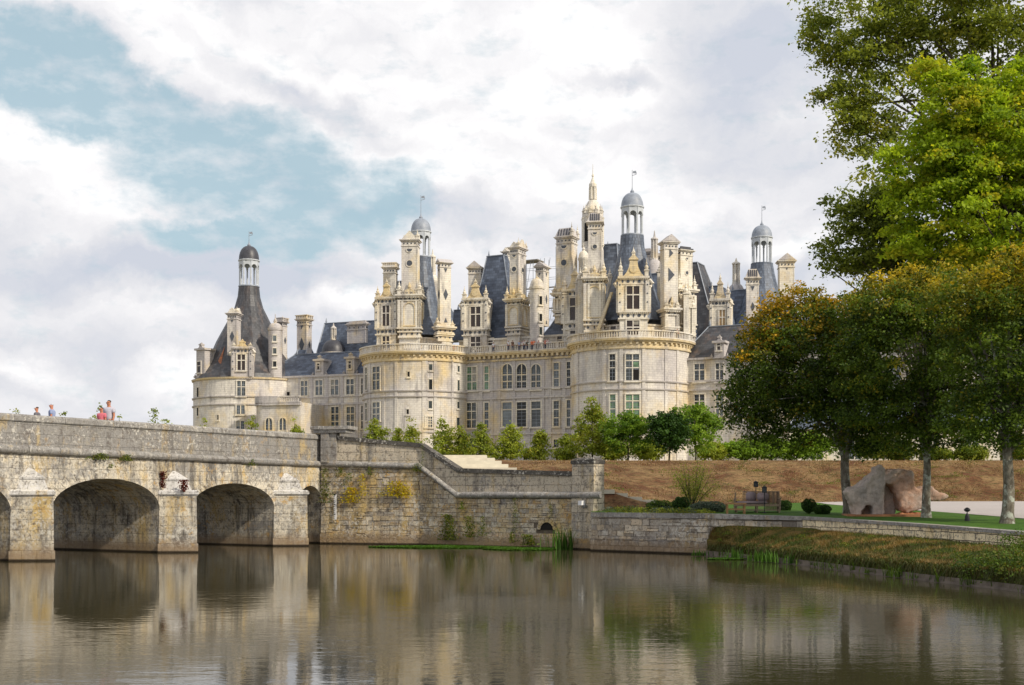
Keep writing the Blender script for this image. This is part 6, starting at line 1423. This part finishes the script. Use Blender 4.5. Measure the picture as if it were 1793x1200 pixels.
def lamp_post(px, py0, py1, D, label, pyb=None):
    x = XX(px, D); zl = lawn_z(0, D); t = thing('garden_torch', label, 'garden torch', (x, D, zl)); F = Fr((x, D, zl), (1, -.2)); h0, h1 = ZZ(py1, D) - zl, ZZ(py0, D) - zl
    b = MB(); b.tube([F(0, 0, 0), F(0, 0, h0)], .022, 6); b.lathe(F, [(.10, 0), (.10, .03), (.02, .05)], 10); b.build('pole', blk, t)
    b = MB(); b.box(F, -.11, .11, -.11, .11, h0, h0 + .03); b.box(F, -.12, .12, -.12, .12, h1 - .04, h1); b.hull(F, [(-.1, -.1, h1), (.1, -.1, h1), (.1, .1, h1), (-.1, .1, h1)], [(-.02, -.02, h1 + .05), (.02, -.02, h1 + .05), (.02, .02, h1 + .05), (-.02, .02, h1 + .05)])
    for sx in (-.11, .09):
        for sy in (-.11, .09): b.box(F, sx, sx + .02, sy, sy + .02, h0 + .03, h1 - .04)
    b.build('lantern_head', blk, t); b = MB(); b.box(F, -.09, .09, -.09, .09, h0 + .03, h1 - .04); b.build('dark_glass', slm, t)
lamp_post(1338.5, 853, 863, 58.3, 'black square torch on a pole standing in front of the sofa'); lamp_post(1323.5, 844, 853, 60.6, 'black square torch on a pole standing behind the sofa')
# bollard light on the lawn
x = XX(1693.5, 50.5); zl = lawn_z(0, 50.5); t = thing('bollard_light', 'short black bollard light with round head on the lawn', 'bollard', (x, 50.5, zl)); F = Fr((x, 50.5, zl))
b = MB(); b.lathe(F, [(.11, 0), (.10, .06), (.085, .2), (.04, .28), (.02, .32), (.02, .38)], 14); b.build('post', blk, t, True)
b = MB(); b.lathe(F, [(.03, .36), (.08, .38), (.13, .43), (.13, .45), (.09, .5), (.03, .54)], 14); b.build('head', blk, t, True)
# floodlight box and water gauge
F = QF; x = QF.hit(1022, -.1); z = QF.z(1022, 884, -.1); whm = flat_mat('white_paint', (.72, .72, .72), .5, .05)
t = thing('floodlight', 'small white box floodlight under the moulding of the end pier', 'floodlight', QF(x, -.2, z)); b = MB(); b.box(QF, x - .1, x + .12, -.42, -.14, z - .02, z + .2, 0, .0, .02); b.build('housing', whm, t); b = MB(); b.tube([QF(x + .1, -.1, z + .05), QF(x + .2, -.22, z - .1), QF(x + .1, -.3, z - .1)], .02, 5); b.box(QF, x + .06, x + .24, -.3, -.1, z - .14, z - .02); b.build('bracket', flat_mat('grey_metal', (.25, .26, .27), .4, metal=.7), t)
x = Q0F.hit(586.5, -.12); z0, z1 = Q0F.z(586, 910, -.12), Q0F.z(586, 866, -.12); t = thing('water_gauge', 'white staff gauge with black notches fixed upright to the quay wall', 'gauge', Q0F(x, -.12, z0))
b = MB(); b.box(Q0F, x - .07, x + .09, -.13, -.10, z0, z1); b.build('board', whm, t)
b = MB(); n = 26
for i in range(n):
    if i % 2: zz = lerp(z0, z1, i / n); b.box(Q0F, x - .066, x - .02 + (.05 if i % 10 == 5 else 0), -.133, -.128, zz, zz + (z1 - z0) / n)
b.build('scale_mark', blk, t)

# ================================================================== PEOPLE
def skin_mesh(name, V, E, rad, mat, parent, sub=1):
    me = bpy.data.meshes.new(name); bm = bmesh.new(); lay = bm.verts.layers.skin.verify(); vs = []
    for i, p in enumerate(V): v = bm.verts.new(p); v[lay].radius = (rad[i], rad[i]) if not isinstance(rad[i], tuple) else rad[i]; v[lay].use_root = i == 0; vs.append(v)
    for a, q in E: bm.edges.new((vs[a], vs[q]))
    bm.to_mesh(me); bm.free(); o = bpy.data.objects.new(name, me); C.objects.link(o); o.parent = parent; o.matrix_parent_inverse = parent_world(parent).inverted(); me.materials.append(mat)
    md = o.modifiers.new('skin', 'SKIN'); md.use_smooth_shade = True
    s_ = o.modifiers.new('sub', 'SUBSURF'); s_.levels = s_.render_levels = sub
    dg = bpy.context.evaluated_depsgraph_get(); m2 = bpy.data.meshes.new_from_object(o.evaluated_get(dg)); o.modifiers.clear(); o.data = m2; m2.materials.clear(); m2.materials.append(mat); return o
pm_ = {}
def cmat(col, rough=.85):
    k = tuple(col)
    if k not in pm_: pm_[k] = flat_mat('cloth_' + '_'.join('%02d' % int(c * 99) for c in col), col, rough, .08, 9)
    return pm_[k]
def person(label, loc, face, H, skin, shirt, legs, hair, cap=None, shades=False, detail=True, group=None, short=True):
    """face: heading in degrees, 0 = towards the viewer (-Y), 90 = to the right"""
    t = thing('person', label, 'person', loc, group); a = R(face); f = Vector((math.sin(a), -math.cos(a), 0)); s = Vector((math.cos(a), math.sin(a), 0)); L = Vector(loc)
    def P(x, y, z): return L + (s * x + f * y + Vector((0, 0, z))) * H
    V = [P(0, 0, .53), P(0, 0, .62), P(0, 0, .73), P(0, 0, .80), P(0, .005, .845), P(0, .012, .885), P(0, .012, .925), P(0, .008, .965)]; r = [.075, .068, .075, .05, .028, .042, .056, .040]; E = [(i, i + 1) for i in range(7)]
    def chain(st, pts, rs):
        k = st
        for p, q in zip(pts, rs): V.append(p); r.append(q); E.append((k, len(V) - 1)); k = len(V) - 1
        return k
    for sg in (-1, 1):
        w_ = chain(3, [P(.105 * sg, 0, .79), P(.13 * sg, -.005, .64), P(.135 * sg, .05, .505), P(.135 * sg, .065, .47)], [.034, .026, .018, .018])
        if detail:
            for j, (dx_, l) in enumerate(((-.010, .030), (-.004, .038), (.003, .036), (.009, .028))): chain(w_, [P((.135 + dx_) * sg, .075, .455), P((.135 + dx_) * sg, .083, .455 - l)], [.006, .005])
            chain(w_, [P(.120 * sg, .082, .462), P(.116 * sg, .092, .448)], [.006, .005])
        chain(0, [P(.05 * sg, 0, .49), P(.055 * sg, .01 * sg, .28), P(.055 * sg, -.01, .05), P(.057 * sg, .055, .02)], [.055, .036, .024, .02])
    V.append(P(0, .055, .915)); r.append(.009); E.append((5, len(V) - 1))        # nose
    skin_mesh('body', V, E, [q * H for q in r], cmat(skin, .6), t, 1)
    V = [P(0, 0, .50), P(0, 0, .62), P(0, 0, .73), P(0, 0, .80), P(0, 0, .825)]; r = [.092, .088, .104, .070, .040]; E = [(i, i + 1) for i in range(4)]
    for sg in (-1, 1):
        chain(3, [P(.105 * sg, 0, .79), P(.125 * sg, -.003, .69)] + ([] if short else [P(.13 * sg, -.005, .64), P(.135 * sg, .04, .52)]), [.052, .042] + ([] if short else [.033, .026]))
    skin_mesh('shirt', V, E, [q * H for q in r], cmat(shirt), t, 1)
    V = [P(0, 0, .54)]; r = [.082]; E = []
    for sg in (-1, 1): chain(0, [P(.05 * sg, 0, .48), P(.056 * sg, .01 * sg, .28), P(.056 * sg, -.01, .07)], [.062, .043, .034])
    skin_mesh('trousers', V, E, [q * H for q in r], cmat(legs), t, 1)
    F = Fr(P(0, 0, 0), s.xy); F.y = -f
    b = MB(); hc = (0, -.012 * H * -1); b.lathe(F, [(.044 * H * math.cos(R(q)) + .001, (.948 + .036 * math.sin(R(q))) * H) for q in range(-10, 91, 20)], 12, y=.004 * H); b.build('cap' if cap else 'hair', cmat(cap or hair), t, True)
    if cap:
        b = MB(); b.prism(F, [(-.035 * H, .938 * H), (.035 * H, .938 * H), (.03 * H, .946 * H), (-.03 * H, .946 * H)], -.088 * H, -.03 * H); b.build('cap_peak', cmat(cap), t)
    if detail:
        b = MB()
        for sg in (-1, 1): b.box(F, (.018 if sg > 0 else -.032) * H, (.032 if sg > 0 else -.018) * H - 0, -.058 * H, -.044 * H, .922 * H, .930 * H) if not shades else b.box(F, (.004 if sg > 0 else -.036) * H, (.036 if sg > 0 else -.004) * H, -.050 * H, -.034 * H, .918 * H, .934 * H)
        if shades: b.box(F, -.046 * H, .046 * H, -.045 * H, .0, .928 * H, .934 * H)
        b.build('sunglasses' if shades else 'eyes', cmat((.01, .01, .01), .3), t)
        b = MB(); b.box(F, -.016 * H, .016 * H, -.062 * H, -.05 * H, .892 * H, .896 * H); b.build('mouth', cmat((.25, .08, .07)), t)
    return t
DK = 5.0; red = (.52, .22, .14)
def bridge_person(px, pyh, D, label, face, skin, shirt, **k):
    H = ZZ(pyh, D) - DK; person(label, (XX(px, D), D, DK), face, H, skin, shirt, (.12, .13, .18), **k)
bridge_person(191, 699.5, 58.2, 'tall person with sunglasses in a pale grey t-shirt on the bridge', -20, (.50, .22, .13), (.50, .49, .56), hair=(.04, .025, .02), shades=True)
bridge_person(178, 712.2, 57.6, 'shorter person with sunglasses in a pink top on the bridge', -25, (.50, .20, .12), (.62, .16, .20), hair=(.05, .025, .02), shades=True)
bridge_person(91, 705.5, 55.0, 'person in a white peaked cap and blue striped shirt on the bridge', -80, (.52, .22, .14), (.30, .36, .55), hair=(.3, .3, .3), cap=(.50, .52, .58))
bridge_person(65, 711.5, 54.6, 'person in a dark brown cap at the left of the bridge', -85, (.50, .22, .13), (.16, .15, .17), hair=(.1, .07, .05), cap=(.10, .06, .05))
tp = [(652, 219, (.15, .3, .55), 'person in blue on the keep terrace, farthest left'), (657.5, 219, (.6, .45, .4), 'person in beige beside the one in blue at the terrace corner'), (795, 219, (.75, .04, .03), 'person in bright red on the terrace below the diamond chimney'), (864, 215, (.7, .7, .75), 'person in white near the small window behind the railing'),
      (890, 213, (.75, .75, .78), 'person in white at the terrace railing, left end of the row'), (897.5, 213, (.16, .1, .07), 'person in brown at the railing next to the one in white'), (909, 213, (.35, .42, .6), 'person in pale blue in the middle of the railing row'), (915.5, 213, (.5, .4, .45), 'person in mauve in the railing row'),
      (918.5, 212.5, (.62, .6, .58), 'taller person in cream in the railing row'), (923.5, 212.5, (.05, .06, .05), 'person in black at the railing'), (931.5, 212, (.75, .18, .08), 'person in orange red at the railing, left one'), (935, 212, (.8, .25, .12), 'person in orange at the railing, right one'), (943, 212, (.6, .2, .15), 'person in dull red at the railing'),
      (955, 211, (.6, .25, .2), 'person in rusty top near the right end of the railing'), (958.5, 211, (.65, .5, .5), 'person in light pink at the right end of the railing'), (1186, 197, (.4, .35, .32), 'person in grey behind the right tower railing')]
for i, (px, D, col, lb) in enumerate(tp):
    person(lb, (XX(px, D), D, ZC), (i * 67) % 90 - 45, 1.72 + .05 * (i % 3), (.5, .26, .18), col, (.08, .09, .14), (.06, .04, .03), detail=False, group='visitors on the castle roof terrace')
